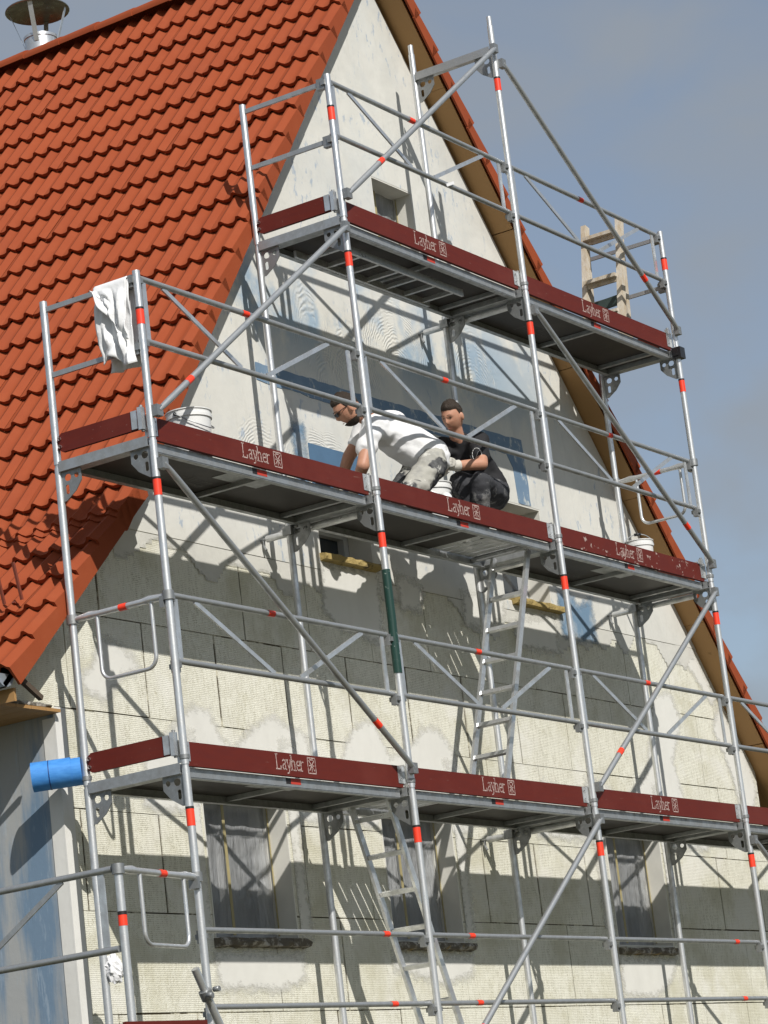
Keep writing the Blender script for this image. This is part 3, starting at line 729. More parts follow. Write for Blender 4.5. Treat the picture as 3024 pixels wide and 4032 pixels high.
def hoop_guard(label, loc, ang, ln):
    g = thing('hoop_end_guard', label, 'guardrail', loc, 'end guard bars with hanging hoops'); g.rotation_euler = (0, 0, ang)
    b = MB(); b.path([(R, 0, 0), (.07, 0, .0), (.14, 0, .002), (.2, 0, 0), (ln - .2, 0, 0), (ln - .14, 0, .002), (ln - .07, 0, 0), (ln - R * .3, 0, 0)], [.016, .02, .026, .020, .020, .026, .022, .020], 12); part('bar', b, GALV, g)
    part('coupler', MB().lathe([(R + .002, -.03), (R + .012, -.028), (R + .012, .028), (R + .002, .03)], (0, 0, 0), 14), CAST, g)
    part('coupler', MB().lathe([(R + .002, -.03), (R + .012, -.028), (R + .012, .028), (R + .002, .03)], (ln, 0, 0), 14).box(ln - .05, ln - .02, -.03, .03, -.07, .0), CAST, g)
    a0, a1 = ln * .26, ln * .82; pts = [(a0, 0, -.01)]
    pts += [(a0, 0, -.34)]
    for k in range(1, 6): t = math.pi / 2 * k / 6; pts.append((a0 + .07 - .07 * math.cos(t), 0, -.34 - .07 * math.sin(t)))
    pts += [(a0 + .07, 0, -.41), (a1 - .07, 0, -.41)]
    for k in range(1, 6): t = math.pi / 2 * k / 6; pts.append((a1 - .07 + .07 * math.sin(t), 0, -.34 - .07 * math.cos(t)))
    pts += [(a1, 0, -.34), (a1, 0, -.01)]
    part('hoop', MB().path(pts, .0125, 10), GALV, g)
    part('marker_band', MB().tube((ln * .5, 0, 0), (ln * .58, 0, 0), .0222, 14, caps=False), ORANGE, g)
    return g
hoop_guard('end guard bar with hoop at left end of the lowest platform', (X[0], W, L(1) + 1.02), -math.pi / 2, W)
hoop_guard('end guard bar with hoop at right end of the middle platform', (X[3], W, L(2) + 1.02), -math.pi / 2, W)
SX, SY = -.90, -.13
dv = Vector((X[0] - SX, 0 - SY, 0)); hoop_guard('swing gate bar with hoop below the lowest platform, at the house corner', (SX, SY, 1.335), math.atan2(dv.y, dv.x), dv.length)

# double guardrails
BN = ['leftmost', 'second from left', 'third from left', 'rightmost']
def guardrail(bay, lvl, label):
    x0, x1 = X[bay], X[bay + 1]; ln = x1 - x0; yy = .032
    g = thing('double_guardrail', label, 'guardrail', (x0, yy, L(lvl)), 'double guardrails on the front of the scaffold')
    for z in (1.035, .632):
        part('rail', MB().tube((.035, 0, z), (ln - .035, 0, z), .0188, 12), GALV2, g)
    for xx in (.105, ln - .105): part('upright', MB().bar((xx, 0, .65), (xx, 0, 1.017), .010, .042, (0, 1, 0)), ALU, g)
    part('diagonal_bar', MB().bar((.30, 0, 1.02), (1.08, 0, .648), .012, .030, (0, 1, 0)), ALU, g)
    part('diagonal_bar', MB().bar((ln - .34, 0, 1.02), (ln - 1.12, 0, .648), .012, .030, (0, 1, 0)), ALU, g)
    mx_ = ln * .5 - .13 + random.uniform(-.05, .05)
    part('marker_band', MB().tube((mx_, 0, 1.035), (mx_ + .07, 0, 1.035), .0204, 14, caps=False), ORANGE, g)
    for xx in (.035, ln - .035):
        for z in (1.035, .632):
            part('wedge_coupler', me('wedge2', lambda: MB().box(-.022, .022, -.028, .012, -.075, .0).box(-.014, .014, -.045, .03, -.05, -.02).mesh('wedge_coupler', CAST)), None, g, (xx, 0, z))
    return g
gid = 0
for lvl, bays in ((1, (0, 1, 2, 3)), (2, (0, 1, 2)), (3, (1, 2))):
    for i, bay in enumerate(bays):
        nm = {1: ['leftmost', 'second', 'third', 'fourth'], 2: ['leftmost', 'second', 'third'], 3: ['', 'left', 'right']}[lvl][bay]
        gg = guardrail(bay, lvl, 'double guardrail with slanted bars, %s one along the %s platform' % (nm, PL[lvl]))
        if (bay, lvl) == (1, 3): part('tape_scrap', MB().bar((1.52, -.02, .612), (1.62, -.028, .655), .004, .022).tube((1.56, 0, .632), (1.575, 0, .632), .0196, 12, caps=False), CLOTH, gg)
for bay in range(4):
    for z, nm in ((1.035, 'upper'), (.59, 'lower')):
        x0, x1 = X[bay] + .03, X[bay + 1] - .03
        g = thing('guard_rail', 'single %s guard tube, %s bay below the lowest platform' % (nm, ['leftmost', 'second', 'third', 'fourth'][bay]), 'guardrail', (x0, .035, z), 'single guard tubes below the lowest platform')
        part('tube', MB().tube((0, 0, 0), (x1 - x0, 0, 0), .0172, 12), GALV2, g)
        k = [1.95, .52, 2.05, 1.2][bay]
        part('marker_band', MB().tube((k, 0, 0), (k + .07, 0, 0), .0188, 14, caps=False), ORANGE, g)
        for xx in (0.0, x1 - x0): part('wedge_coupler', ME['wedge2'], None, g, (xx, 0, -.005 if xx else -.005))

# lettering strokes
GL = [('L', .62, [[(0, 0), (0, 1)], [(-.09, 1), (.13, 1)], [(-.09, 0), (.44, 0), (.44, .2)]]),
      ('a', .52, [[(.05, .58), (.18, .67), (.33, .6), (.33, .06), (.43, 0)], [(.33, .4), (.1, .33), (.03, .18), (.1, .02), (.22, .02), (.33, .14)]]),
      ('y', .52, [[(0, .66), (.21, .03)], [(.42, .66), (.16, -.2), (.0, -.25)], [(-.08, .66), (.1, .66)], [(.32, .66), (.5, .66)]]),
      ('h', .54, [[(0, 0), (0, 1)], [(0, .5), (.15, .66), (.3, .6), (.34, .45), (.34, 0)], [(-.08, 0), (.1, 0)], [(.24, 0), (.44, 0)], [(-.09, 1), (0, 1)]]),
      ('e', .50, [[(.02, .36), (.38, .36), (.36, .55), (.2, .67), (.05, .55), (.02, .33), (.06, .1), (.2, 0), (.37, .1)]]),
      ('r', .36, [[(0, 0), (0, .66)], [(0, .45), (.12, .64), (.28, .62)], [(-.08, 0), (.12, 0)], [(-.08, .66), (0, .66)]])]
def stroke(b, pts, w, fn):
    for p, q in zip(pts, pts[1:]):
        p, q = Vector(p), Vector(q); d = q - p
        if d.length < 1e-6: continue
        d.normalize(); n = Vector((-d.y, d.x)) * w / 2; p = p - d * w * .4; q = q + d * w * .4
        o = len(b.v)
        b.add([fn(*(p + n)), fn(*(p - n)), fn(*(q - n)), fn(*(q + n))], [(0, 1, 2, 3)])
def lettering():
    b = MB(); x = 0
    for ch_, adv, st in GL:
        for s_ in st: stroke(b, [(x + a * 1.0, c) for a, c in s_], .085, lambda u, v: (u * .098, 0, v * .092))
        x += adv
    return b.mesh('lettering', PRINT)
def emblem():
    b = MB(); f = lambda u, v: (u * .085, 0, v * .098)
    for s_ in ([(0, 0), (1, 0), (1, 1), (0, 1), (0, 0)], [(.18, .82), (.82, .18)], [(.18, .18), (.82, .82)], [(.3, .88), (.7, .88)], [(.2, .5), (.35, .5)], [(.65, .5), (.8, .5)], [(.5, .5), (.5, .12)]): stroke(b, s_, .075, f)
    return b.mesh('emblem', PRINT)
LET, EMB = lettering(), emblem(); LET2 = LET.copy(); LET2.materials[0] = simple('faded grey print', (.10, .095, .09), .7)
# decks
def deck(bay, lvl, label, hatch=0):
    x0 = X[bay] + .030; ln = X[bay + 1] - X[bay] - .060; y0, y1 = .064, .672; zt = .0
    g = thing('scaffold_deck', label, 'scaffold deck', (x0, 0, L(lvl)), 'scaffold platform decks')
    for ya, yb in ((y0, y0 + .032), (y1 - .032, y1)):
        part('side_beam', MB().box(.02, ln - .02, ya, yb, -.056, zt).box(.02, ln - .02, ya + .004 if ya < .3 else ya - .012, yb + .012 if ya < .3 else yb - .004, -.062, -.0565), GALV2, g)
    for xa in (0, ln - .035):
        part('end_beam', MB().box(xa, xa + .035, y0 + .033, y1 - .033, -.052, zt - .001), GALV2, g)
        part('hook_claw', MB().box(xa - .012 if xa < 1 else xa + .02, xa + .012 if xa < 1 else xa + .045, y0 + .06, y0 + .11, -.01, .016).box(xa - .012 if xa < 1 else xa + .02, xa + .012 if xa < 1 else xa + .045, y1 - .11, y1 - .06, -.01, .016), CAST, g)
    ha, hb = (None, None) if not hatch else ((.12, .80) if hatch == 1 else (ln - .80, ln - .12))
    if hatch:
        a, c = (hb, ln - .036) if hatch == 1 else (.036, ha)
        part('panel', MB().box(a, c, y0 + .033, y1 - .033, zt - .014, zt - .002), PLY, g)
        b = MB()
        for i in range(6): b.box(ha + .01 + i * .112, ha + .01 + i * .112 + .095, y0 + .05, y1 - .05, zt - .012, zt - .002)
        part('hatch_cover', b, ALU, g)
    else:
        part('panel', MB().box(.036, ln - .036, y0 + .033, y1 - .033, zt - .014, zt - .002), PLY, g)
    for k in (1, 2):
        xx = ln * (.12 + .40 * k)
        part('cross_bar', MB().box(xx - .018, xx + .018, y0 + .034, y1 - .034, -.046, zt - .016), GALV2, g)
    if not hatch:
        o = part('lettering', LET2, None, g, (ln * .30, .42, zt - .0155)); o.rotation_euler = (-math.pi / 2, 0, 0); o.scale = (1.5, 1.5, 1.5)
        if (bay, lvl) in ((0, 1), (0, 2), (2, 2)): part('label_plate', MB().box(ln * .42, ln * .62, .20, .33, zt - .0165, zt - .0145), GALV2, g)
    part('warning_label', MB().box(ln * .5 - .12, ln * .5 - .07, y0 - .0015, y0 - .0005, -.040, zt - .004), BLACK, g)
    part('warning_label', MB().box(ln * .5 - .069, ln * .5 + .04, y0 - .0015, y0 - .0005, -.040, zt - .004), simple('faded red label', (.55, .05, .03), .6), g)
    return g
for lvl, bays in ((1, (0, 1, 2, 3)), (2, (0, 1, 2)), (3, (1, 2))):
    for bay in bays:
        h = {(1, 1): 1, (2, 1): 2, (3, 1): 0}.get((lvl, bay), 0)
        nm = {1: ['leftmost', 'second', 'third', 'fourth'], 2: ['leftmost', 'second', 'third'], 3: ['', 'left', 'right']}[lvl][bay]
        deck(bay, lvl, 'dark underside aluminium deck, %s one of the %s platform' % (nm, PL[lvl]), h)

def toe(bay, lvl, label, mat=RED):
    x0 = X[bay] + .045; ln = X[bay + 1] - X[bay] - .09; y0, y1 = .034, .060
    g = thing('toe_board', label, 'toe board', (x0, 0, L(lvl)), 'dark red front toe boards')
    b = MB(); bm_ = .004
    b.plate([[(0, .003), (ln, .003), (ln, .148), (0, .148)]], lambda a, c, t: (a, y0 + t, c), y1 - y0)
    part('board', b, mat, g)
    part('lettering', LET, None, g, (.95, y0 - .0012, .042)); part('emblem', EMB, None, g, (1.292, y0 - .0012, .034))
    for xx, s_ in ((0, -1), (ln, 1)):
        b = MB(); xa, xb = sorted((xx - s_ * .055, xx + s_ * .022))
        b.box(xa, xb, y0 - .004, y0 - .0015, .03, .145); b.box(xx + s_ * .010, xx + s_ * .022, y0 - .012, y1 + .01, .02, .155)
        part('end_bracket', b, ALU, g)
        b = MB()
        for zz in (.055, .115):
            b.lathe([(.008, -.004), (.006, 0)], (xx - s_ * .03, y0 - .005, zz), 8, 'Y')
        part('rivets', b, CAST, g)
    return g
for lvl, bays in ((1, (0, 1, 2, 3)), (2, (0, 1, 2)), (3, (1, 2))):
    for bay in bays:
        nm = {1: ['leftmost', 'second', 'third', 'fourth'], 2: ['leftmost', 'second', ''], 3: ['', 'left', 'right']}[lvl][bay]
        sp = (lvl, bay) == (2, 2)
        toe(bay, lvl, 'paint splattered red toe board below the right bucket on the middle platform' if sp else 'dark red lettered toe board, %s along the front of the %s platform' % (nm, PL[lvl]), RED_SPLASH if sp else RED)
def end_toe(col, lvl, label):
    g = thing('end_toe_board', label, 'toe board', (X[col], 0, L(lvl)), 'dark red end toe boards')
    part('board', MB().plate([[(.10, .070), (W - .055, .070), (W - .02, .095), (W - .02, .165), (W - .055, .190), (.10, .190)]], lambda a, c, t: (-.012 + t, a, c), .026), RED, g)
    part('hinge_plate', MB().box(-.017, -.0125, .09, .135, .075, .190).box(-.03, .01, .045, .075, .06, .20), ALU, g)
    part('pivot_bolt', MB().tube((-.005, .06, .05), (-.005, .06, .215), .011, 10), CAST, g)
    part('rivets', MB().lathe([(.012, -.012), (.009, 0)], (-.014, W - .045, .105), 8, 'X').lathe([(.012, -.012), (.009, 0)], (-.014, W - .045, .155), 8, 'X'), ALU, g)
    return g
end_toe(0, 1, 'short plain red toe board closing left end of the lowest platform')
end_toe(0, 2, 'short plain red toe board under the white cloth, middle platform end')
end_toe(1, 3, 'short plain red toe board closing left end of the top platform')
end_toe(3, 3, 'short red toe board closing right end of the top platform')
end_toe(3, 2, 'short red toe board closing right end of the middle platform')

# diagonal braces
def brace(p0, p1, t, label):
    y = -.052; a, c = Vector((p0[0], y, p0[1])), Vector((p1[0], y, p1[1])); d = (c - a).normalized()
    g = thing('diagonal_brace', label, 'diagonal brace', a, 'diagonal braces on the front of the scaffold'); c = c - a; z = Vector()
    part('tube', MB().path([z, d * .06, d * .14, c - d * .14, c - d * .06, c], [.015, .019, .0212, .0212, .019, .015], 14), GALV2, g)
    q = c * t
    part('marker_band', MB().tube(q - d * .035, q + d * .035, .0228, 14, caps=False), ORANGE, g)
    for e in (z, c): part('wedge_head', MB().box(e.x - .03, e.x + .03, -.012, .03, e.z - .035, e.z + .035), CAST, g)
brace((.02, 4.16), (2.42, 5.90), .145, 'brace rising from the left bucket to the left end of the top platform')
brace((2.50, 6.16), (4.93, 7.96), .20, 'brace rising across the gable above the top platform')
brace((5.03, 7.86), (7.52, 6.16), .79, 'brace dropping against the sky past the wooden stepladder')
brace((5.02, 5.83), (7.53, 4.14), .84, 'brace dropping to the right end of the middle platform')
brace((.02, 3.83), (2.46, 2.12), .84, 'brace dropping from below the left bucket to the lowest platform')
brace((7.50, 3.90), (5.02, 2.14), .84, 'brace sloping below right bucket, between lowest and middle platforms')
brace((4.97, 1.90), (2.53, .12), .84, 'brace sloping below the lowest platform, across the middle window')
brace((7.55, 1.85), (10.0, .12), .8, 'brace under the right end of the lowest platform')

# wall ties
def tie(x, z, label, y0=.18, bag=False):
    g = thing('wall_tie', label, 'wall tie', (x + .05, W, z), 'wall ties between scaffold and gable')
    part('tube', MB().tube((0, y0 - W, .0), (0, YW - .06 - W, 0), .0242, 14), GALV, g)
    part('hook', MB().tube((0, YW - .07 - W, 0), (0, YW - .005 - W, 0), .011, 8).path([(0, YW - .03 - W, 0), (0, YW - .03 - W, -.05), (.0, YW - .045 - W, -.075)], .009, 8), CAST, g)
    part('coupler', MB().box(-.085, .03, -.035, .035, -.032, .032).tube((-.05, -.04, .02), (-.05, -.075, .02), .011, 8), CAST, g)
tie(X[1], 3.915, 'wall tie left of the foam-edged window, under the middle platform')
tie(X[2], 5.92, 'wall tie tube under the middle of the top platform')
tie(X[2], 1.915, 'wall tie crusted with mortar, under the lowest platform')
tie(X[3], 3.925, 'wall tie under the right end of the middle platform')

# side scaffold at the house corner
g = thing('side_scaffold_post', 'single scaffold post with orange band at the house corner', 'scaffold post', (SX, SY, GZ))
part('standard', MB().tube((0, 0, 0), (0, 0, 1.36 - GZ), R, 14), GALV, g)
part('marker_band', MB().tube((0, 0, 1.02 - GZ), (0, 0, 1.08 - GZ), R + .0015, 16, caps=False), ORANGE, g); part('black_band', MB().tube((0, 0, 1.08 - GZ), (0, 0, 1.10 - GZ), R + .002, 16, caps=False), BLACK, g)
g = thing('side_guardrail', 'double guardrail running back along the side of the house', 'guardrail', (SX, SY + .04, 0))
for z in (1.34, .90): part('rail', MB().tube((0, 0, z), (0, 2.5, z), .0195, 12), GALV2, g)
part('upright', MB().bar((0, .085, .92), (0, .085, 1.32), .010, .045, (1, 0, 0)), ALU, g)
part('diagonal_bar', MB().bar((0, .36, 1.325), (0, 1.05, .915), .012, .030, (1, 0, 0)), GALV2, g)
part('diagonal_bar', MB().bar((0, 2.2, 1.325), (0, 1.5, .915), .012, .030, (1, 0, 0)), GALV2, g)
g = tag(link('side_deck', MB().box(-.84, -.22, -.13, 2.4, .28, .335).mesh('side_deck', PLY)), 'platform deck along the side wall, near the bottom edge', 'scaffold deck')
g = tag(link('side_toe_board', MB().box(-1.0, -.26, -.165, -.14, .345, .495).mesh('side_toe_board', RED)), 'red toe board edge at bottom beside the corner post', 'toe board')
g = thing('loose_brace_tube', 'short sloping steel tube with dark coupler at bottom left', 'steel tube', (-.24, -.1, .79))
part('tube', MB().tube((0, 0, 0), (.55, 0, -.95), .0242, 16), ALU, g)
b = MB().lathe([(R, -.03), (R + .014, -.028), (R + .014, .028), (R, .03)], (0, 0, 0), 14); o = part('swivel_coupler', b, CAST, g); o.location = (.085, 0, -.147); o.rotation_euler = (0, math.radians(150), 0)
part('coupler_bolt', MB().tube((.05, -.03, -.155), (.05, -.07, -.155), .016, 8).tube((.12, -.03, -.12), (.12, -.07, -.12), .016, 8), CAST, g)

# ------------------------------------------------------------------ ladders
def ladder(pt, pb, ya, yb, label, rungs, name='access_ladder'):
    a, c = Vector((pb[0], 0, pb[1])), Vector((pt[0], 0, pt[1])); d = (c - a).normalized()
    g = thing(name, label, 'ladder', (a.x, 0, a.z), 'aluminium access ladders')
    for y in (ya, yb): part('stile', MB().bar((0, y, 0), (c.x - a.x, y, c.z - a.z), .022, .050, (0, 1, 0)), ALU, g)
    n = rungs; ln = (c - a).length
    for k in range(n):
        p = d * (ln * (k + .6) / n); part('rung', MB().bar((p.x, ya + .012, p.z), (p.x, yb - .012, p.z), .030, .030, (d.x, 0, d.z)), ALU, g)
    return g
ladder((2.50, 1.96), (3.26, 0.0), .20, .50, 'aluminium ladder leaning below the lowest platform', 8)
ladder((4.86, 3.97), (4.03, 2.0), .20, .50, 'aluminium ladder standing on the lowest platform, up to the middle one', 8)
g = ladder((4.40, 5.905), (2.62, 5.905), .22, .52, 'aluminium ladder stowed flat under the top platform deck', 7)
# ------------------------------------------------------------------ wooden stepladder
g = thing('wooden_stepladder', 'paint spattered old wooden stepladder standing on the top platform', 'stepladder', (6.93, .36, 6.0))
def lx(z): return (z - 6.0) * .225
for y, top in ((-.17, 7.15), (.16, 7.17)):
    part('front_stile', MB().bar((0, y, 0), (lx(top), y, top - 6.0), .046, .07, (0, 1, 0)), OLDWOOD, g)
    part('rear_stile', MB().bar((.20, y + .035, .0), (lx(top) + .05, y + .035, top - 6.0 - .07), .040, .05, (0, 1, 0)), OLDWOOD, g)
for z in (7.03, 6.62):
    part('step', MB().bar((lx(z), -.155, z - 6.0), (lx(z), .145, z - 6.0), .17, .03, (1, 0, 0)).bar((lx(z) - .03, -.155, z - 6.0 - .03), (lx(z) - .03, .145, z - 6.0 - .03), .012, .04, (1, 0, 0)), OLDWOOD, g)
part('step', MB().bar((lx(6.30), -.155, .30), (lx(6.30), .145, .30), .12, .025, (1, 0, 0)), OLDWOOD, g)
part('green_plank', MB().bar((lx(6.42) - .015, -.155, .40), (lx(6.42) - .015, .145, .385), .02, .085, (1, 0, 0)), DARKGREENWOOD, g)
part('rear_bar', MB().bar((.16, -.135, .44), (.16, .185, .44), .015, .05, (1, 0, 0)), OLDWOOD, g)

# ------------------------------------------------------------------ buckets, cloth, blue roll, bag
def bucket(loc, r, h, label, handle_up, tilt=0.0, fill=WHITEPL):
    g = thing('bucket', label, 'bucket', loc, 'white plaster buckets')
    part('body', MB().lathe([(0, 0), (r * .84, 0), (r * .86, .01), (r * .97, h - .05), (r * 1.03, h - .05), (r * 1.03, h - .03), (r * 1.0, h - .03), (r * 1.0, h - .008), (r * 1.05, h - .006), (r * 1.05, h), (r * .96, h), (r * .82, .02), (0, .02)], (0, 0, 0), 32), WHITEPL, g)
    pts = []
    for k in range(15):
        t = math.pi * k / 14; a, c = math.cos(t), math.sin(t)
        pts.append((r * 1.05 * a * .55, -r * 1.05 * a * .83, h - .04 + (c * r * .9 if handle_up else 0)) if handle_up else (r * 1.07 * a, -r * 1.07 * c, h - .03 - c * .10))
    part('handle', MB().path(pts, .004, 6), CAST, g)
    if not handle_up: part('grip', MB().tube(pts[-1], (pts[-1][0] + .09, pts[-1][1], pts[-1][2] - .02), .012, 8), BLACKPL, g)
    else: part('grip', MB().tube(pts[6], pts[8], .012, 8), BLACKPL, g)
    return g
bucket((.70, .215, 4.0), .142, .325, 'large white bucket at the left end of the middle platform', False)
bucket((6.70, .19, 4.0), .115, .27, 'small white bucket with raised wire handle on the right of the middle platform', True)
bucket((4.06, .50, 4.0), .15, .42, 'white tub standing between the two workers', False)

cl = thing('cloth', 'crumpled white cloth hung over the end rail above the roof tiles', 'cloth', (0, 0, L(2) - .01))
def drape(name, ya, yb, front, back, off, seed, amp):
    b = MB(); nu, nv = 22, 60; vs = []
    for i in range(nu + 1):
        for j in range(nv + 1):
            u, v = i / nu, j / nv; y = ya + (yb - ya) * u; s_ = (v - .5) * 2; rr = .024 + off
            if abs(s_) < .1: a_ = s_ / .1 * math.pi / 2; x = rr * math.sin(a_); z = 1.012 + rr * math.cos(a_)
            else:
                q = (abs(s_) - .1) / .9; sg = 1 if s_ > 0 else -1; z = 1.012 - q * (back(u) if s_ > 0 else front(u)); x = rr * sg
                y += q * .035 * noise.noise(Vector((u * 3, q * 3, seed)))
                f_ = noise.noise(Vector((u * 4.2 + seed, q * 2.6, sg))) + .2 * noise.noise(Vector((u * 9 + q * 3, q * 4, seed)))
                x += sg * abs(f_) * amp * min(1, q * 2.5) + sg * .012 * (1 + math.sin(u * 13 + q * 4 + seed)) * min(1, q * 2)
            vs.append((x, y, z))
    b.add(vs, [(i * (nv + 1) + j, (i + 1) * (nv + 1) + j, (i + 1) * (nv + 1) + j + 1, i * (nv + 1) + j + 1) for i in range(nu) for j in range(nv)], True)
    o = part(name, b, CLOTH, cl); m_ = o.modifiers.new('thickness', 'SOLIDIFY'); m_.thickness = .005; m_.offset = 0
drape('under_layer', .045, .30, lambda u: .52 - .06 * u + .03 * math.sin(u * 7), lambda u: .52, 0, 1.3, .05)
drape('over_layer', .055, .31, lambda u: .38 - .33 * u + .04 * math.sin(u * 5), lambda u: .3, .016, 4.7, .06)
g = thing('blue_roll', 'roll of blue plastic sheeting at the house corner beside the lowest platform', 'plastic roll', (-.150, 1.03, 2.09))
g.rotation_euler = (0, math.radians(-2), math.atan2(-.80, .54))
b = MB().lathe([(.0, .003), (.055, .003), (.056, .005), (.078, .0), (.083, .004), (.084, .10), (.0815, .104), (.0835, .108), (.085, .30), (0, .30)], (0, 0, 0), 28, 'X'); part('wound_sheet', b, BLUEPL, g)
part('loose_wrap', MB().lathe([(.087, .0), (.0895, .0), (.0885, .24), (.087, .24)], (0, 0, .004), 28, 'X'), BLUEPL, g)
part('binding_band', MB().tube((.104, 0, 0.003), (.110, 0, 0.003), .0905, 28, caps=False), simple('dark blue band', (.01, .05, .2), .5), g)
b = MB(); nu, nv = 18, 14; vs = []
for j in range(nv + 1):
    for i in range(nu):
        t, p = 2 * math.pi * i / nu, math.pi * j / nv; d = Vector((math.sin(p) * math.cos(t), math.sin(p) * math.sin(t), math.cos(p)))
        o = 1 + .45 * noise.noise(d * 2.2 + Vector((3, 1, 2))) + .2 * noise.noise(d * 6)
        vs.append((d.x * .06 * o, d.y * .05 * o, d.z * .085 * o))
b.add(vs, [(j * nu + i, j * nu + (i + 1) % nu, (j + 1) * nu + (i + 1) % nu, (j + 1) * nu + i) for j in range(nv) for i in range(nu)], False)
t_ = tag(link('plastic_bag', b.mesh('plastic_bag', CLOTH)), 'crumpled white plastic bag tied to the inner post at lower left', 'bag'); t_.location = (.035, W - .05, .90)

# ------------------------------------------------------------------ people
def evaluated(ob):
    dg = bpy.context.evaluated_depsgraph_get(); return bpy.data.meshes.new_from_object(ob.evaluated_get(dg))
def skin_pts(nodes, edges, root, sub=2):
    b = MB(); P = {k: (Vector(v[0]), v[1]) for k, v in nodes.items()}; out_ = []
    for k, (p, r) in P.items():
        c = MB().lathe([(r * math.sin(math.pi * j / 8), -r * math.cos(math.pi * j / 8)) for j in range(9)], p, 14); out_.append(([Vector(v) for v in c.v], c.f))
    for a_, c_ in edges:
        (p, r), (q, r2) = P[a_], P[c_]
        if (q - p).length < .005: continue
        c = MB().tube(p, q, r, 14, r2); out_.append(([Vector(v) for v in c.v], c.f))
    return out_
def fuse(pieces, name, mat, voxel=.008, smooth=2, fold=0.0, fs_=9):
    b = MB()
    for vs, fs in pieces: b.add(vs, fs, True)
    me_ = b.mesh(name, mat); ob = bpy.data.objects.new(name, me_); COL.objects.link(ob)
    rm = ob.modifiers.new('remesh', 'REMESH'); rm.mode = 'VOXEL'; rm.voxel_size = voxel; rm.use_smooth_shade = True
    if smooth: sm_ = ob.modifiers.new('smooth', 'SMOOTH'); sm_.iterations = smooth; sm_.factor = .5
    ev = evaluated(ob); bpy.data.objects.remove(ob); ev.name = name
    if not ev.materials: ev.materials.append(mat)
    if fold:
        nn = [v.normal.copy() for v in ev.vertices]
        for v, n in zip(ev.vertices, nn):
            p = v.co; q = noise.noise(Vector((p.x * fs_ * .7 + p.z * 4, p.y * fs_, p.z * fs_ * 1.6))); r = 1 - abs(noise.noise(Vector((p.x * fs_ * 1.3 + 7, p.y * fs_ - p.z * 5, p.z * fs_ * 1.2))))
            v.co = p + n * fold * (q + .7 * (r - .7))
    bm = bmesh.new(); bm.from_mesh(ev); bm.verts.ensure_lookup_table(); seen = set(); best = []
    for v0 in bm.verts:
        if v0.index in seen: continue
        st, comp = [v0], []; seen.add(v0.index)
        while st:
            v = st.pop(); comp.append(v)
            for e in v.link_edges:
                w = e.other_vert(v)
                if w.index not in seen: seen.add(w.index); st.append(w)
        if len(comp) > len(best): best = comp
    keep = set(v.index for v in best); bmesh.ops.delete(bm, geom=[v for v in bm.verts if v.index not in keep], context='VERTS'); bm.to_mesh(ev); bm.free()
    for p in ev.polygons: p.use_smooth = True
    return ev
def head_piece(c, fwd, up):
    f = Vector(fwd).normalized(); u = Vector(up); u = (u - f * u.dot(f)).normalized(); s_ = f.cross(u)
    vs, fs = [], []; nu, nv = 36, 28
    ga = lambda x, z, cx, cz, w, h: math.exp(-((x - cx) / w) ** 2 - ((z - cz) / h) ** 2)
    def pt(x, y, z):
        X_ = .074 * x * (1 - .22 * max(0, -z) ** 1.3); Y_ = .094 * y; Z_ = .122 * z
        if z < 0 and y > 0: Y_ -= .012 * (-z)
        if y > 0:
            k = y
            Y_ += k * (.026 * ga(x, z, 0, -.16, .13, .13) + .012 * ga(x, z, 0, .05, .10, .2) + .009 * ga(abs(x), z, .38, .26, .3, .09) - .014 * ga(abs(x), z, .40, .08, .2, .10) + .008 * ga(x, z, 0, -.48, .3, .08) - .006 * ga(x, z, 0, -.56, .35, .04) + .014 * ga(x, z, 0, -.84, .35, .16))
        return X_, Y_, Z_
    for j in range(nv + 1):
        for i in range(nu):
            p, t = math.pi * j / nv, 2 * math.pi * i / nu; a, bb, cc = pt(math.sin(p) * math.cos(t), math.sin(p) * math.sin(t), math.cos(p))
            vs.append(Vector(c) + s_ * a + f * bb + u * cc)
    fs = [(j * nu + i, j * nu + (i + 1) % nu, (j + 1) * nu + (i + 1) % nu, (j + 1) * nu + i) for j in range(nv) for i in range(nu)]
    out_ = [(vs, fs)]
    for sg in (-1, 1):
        ev, ef = [], []; cc = Vector(c) + s_ * (.074 * sg) - f * .008 - u * .006
        for j in range(9):
            for i in range(12):
                p, t = math.pi * j / 8, 2 * math.pi * i / 12
                ev.append(cc + s_ * (.012 * sg * math.sin(p) * math.cos(t) + .006 * sg) + f * (.018 * math.sin(p) * math.sin(t)) + u * (.032 * math.cos(p)))
        ef = [(j * 12 + i, j * 12 + (i + 1) % 12, (j + 1) * 12 + (i + 1) % 12, (j + 1) * 12 + i) for j in range(8) for i in range(12)]
        out_.append((ev, ef))
    return out_, (f, u, s_)
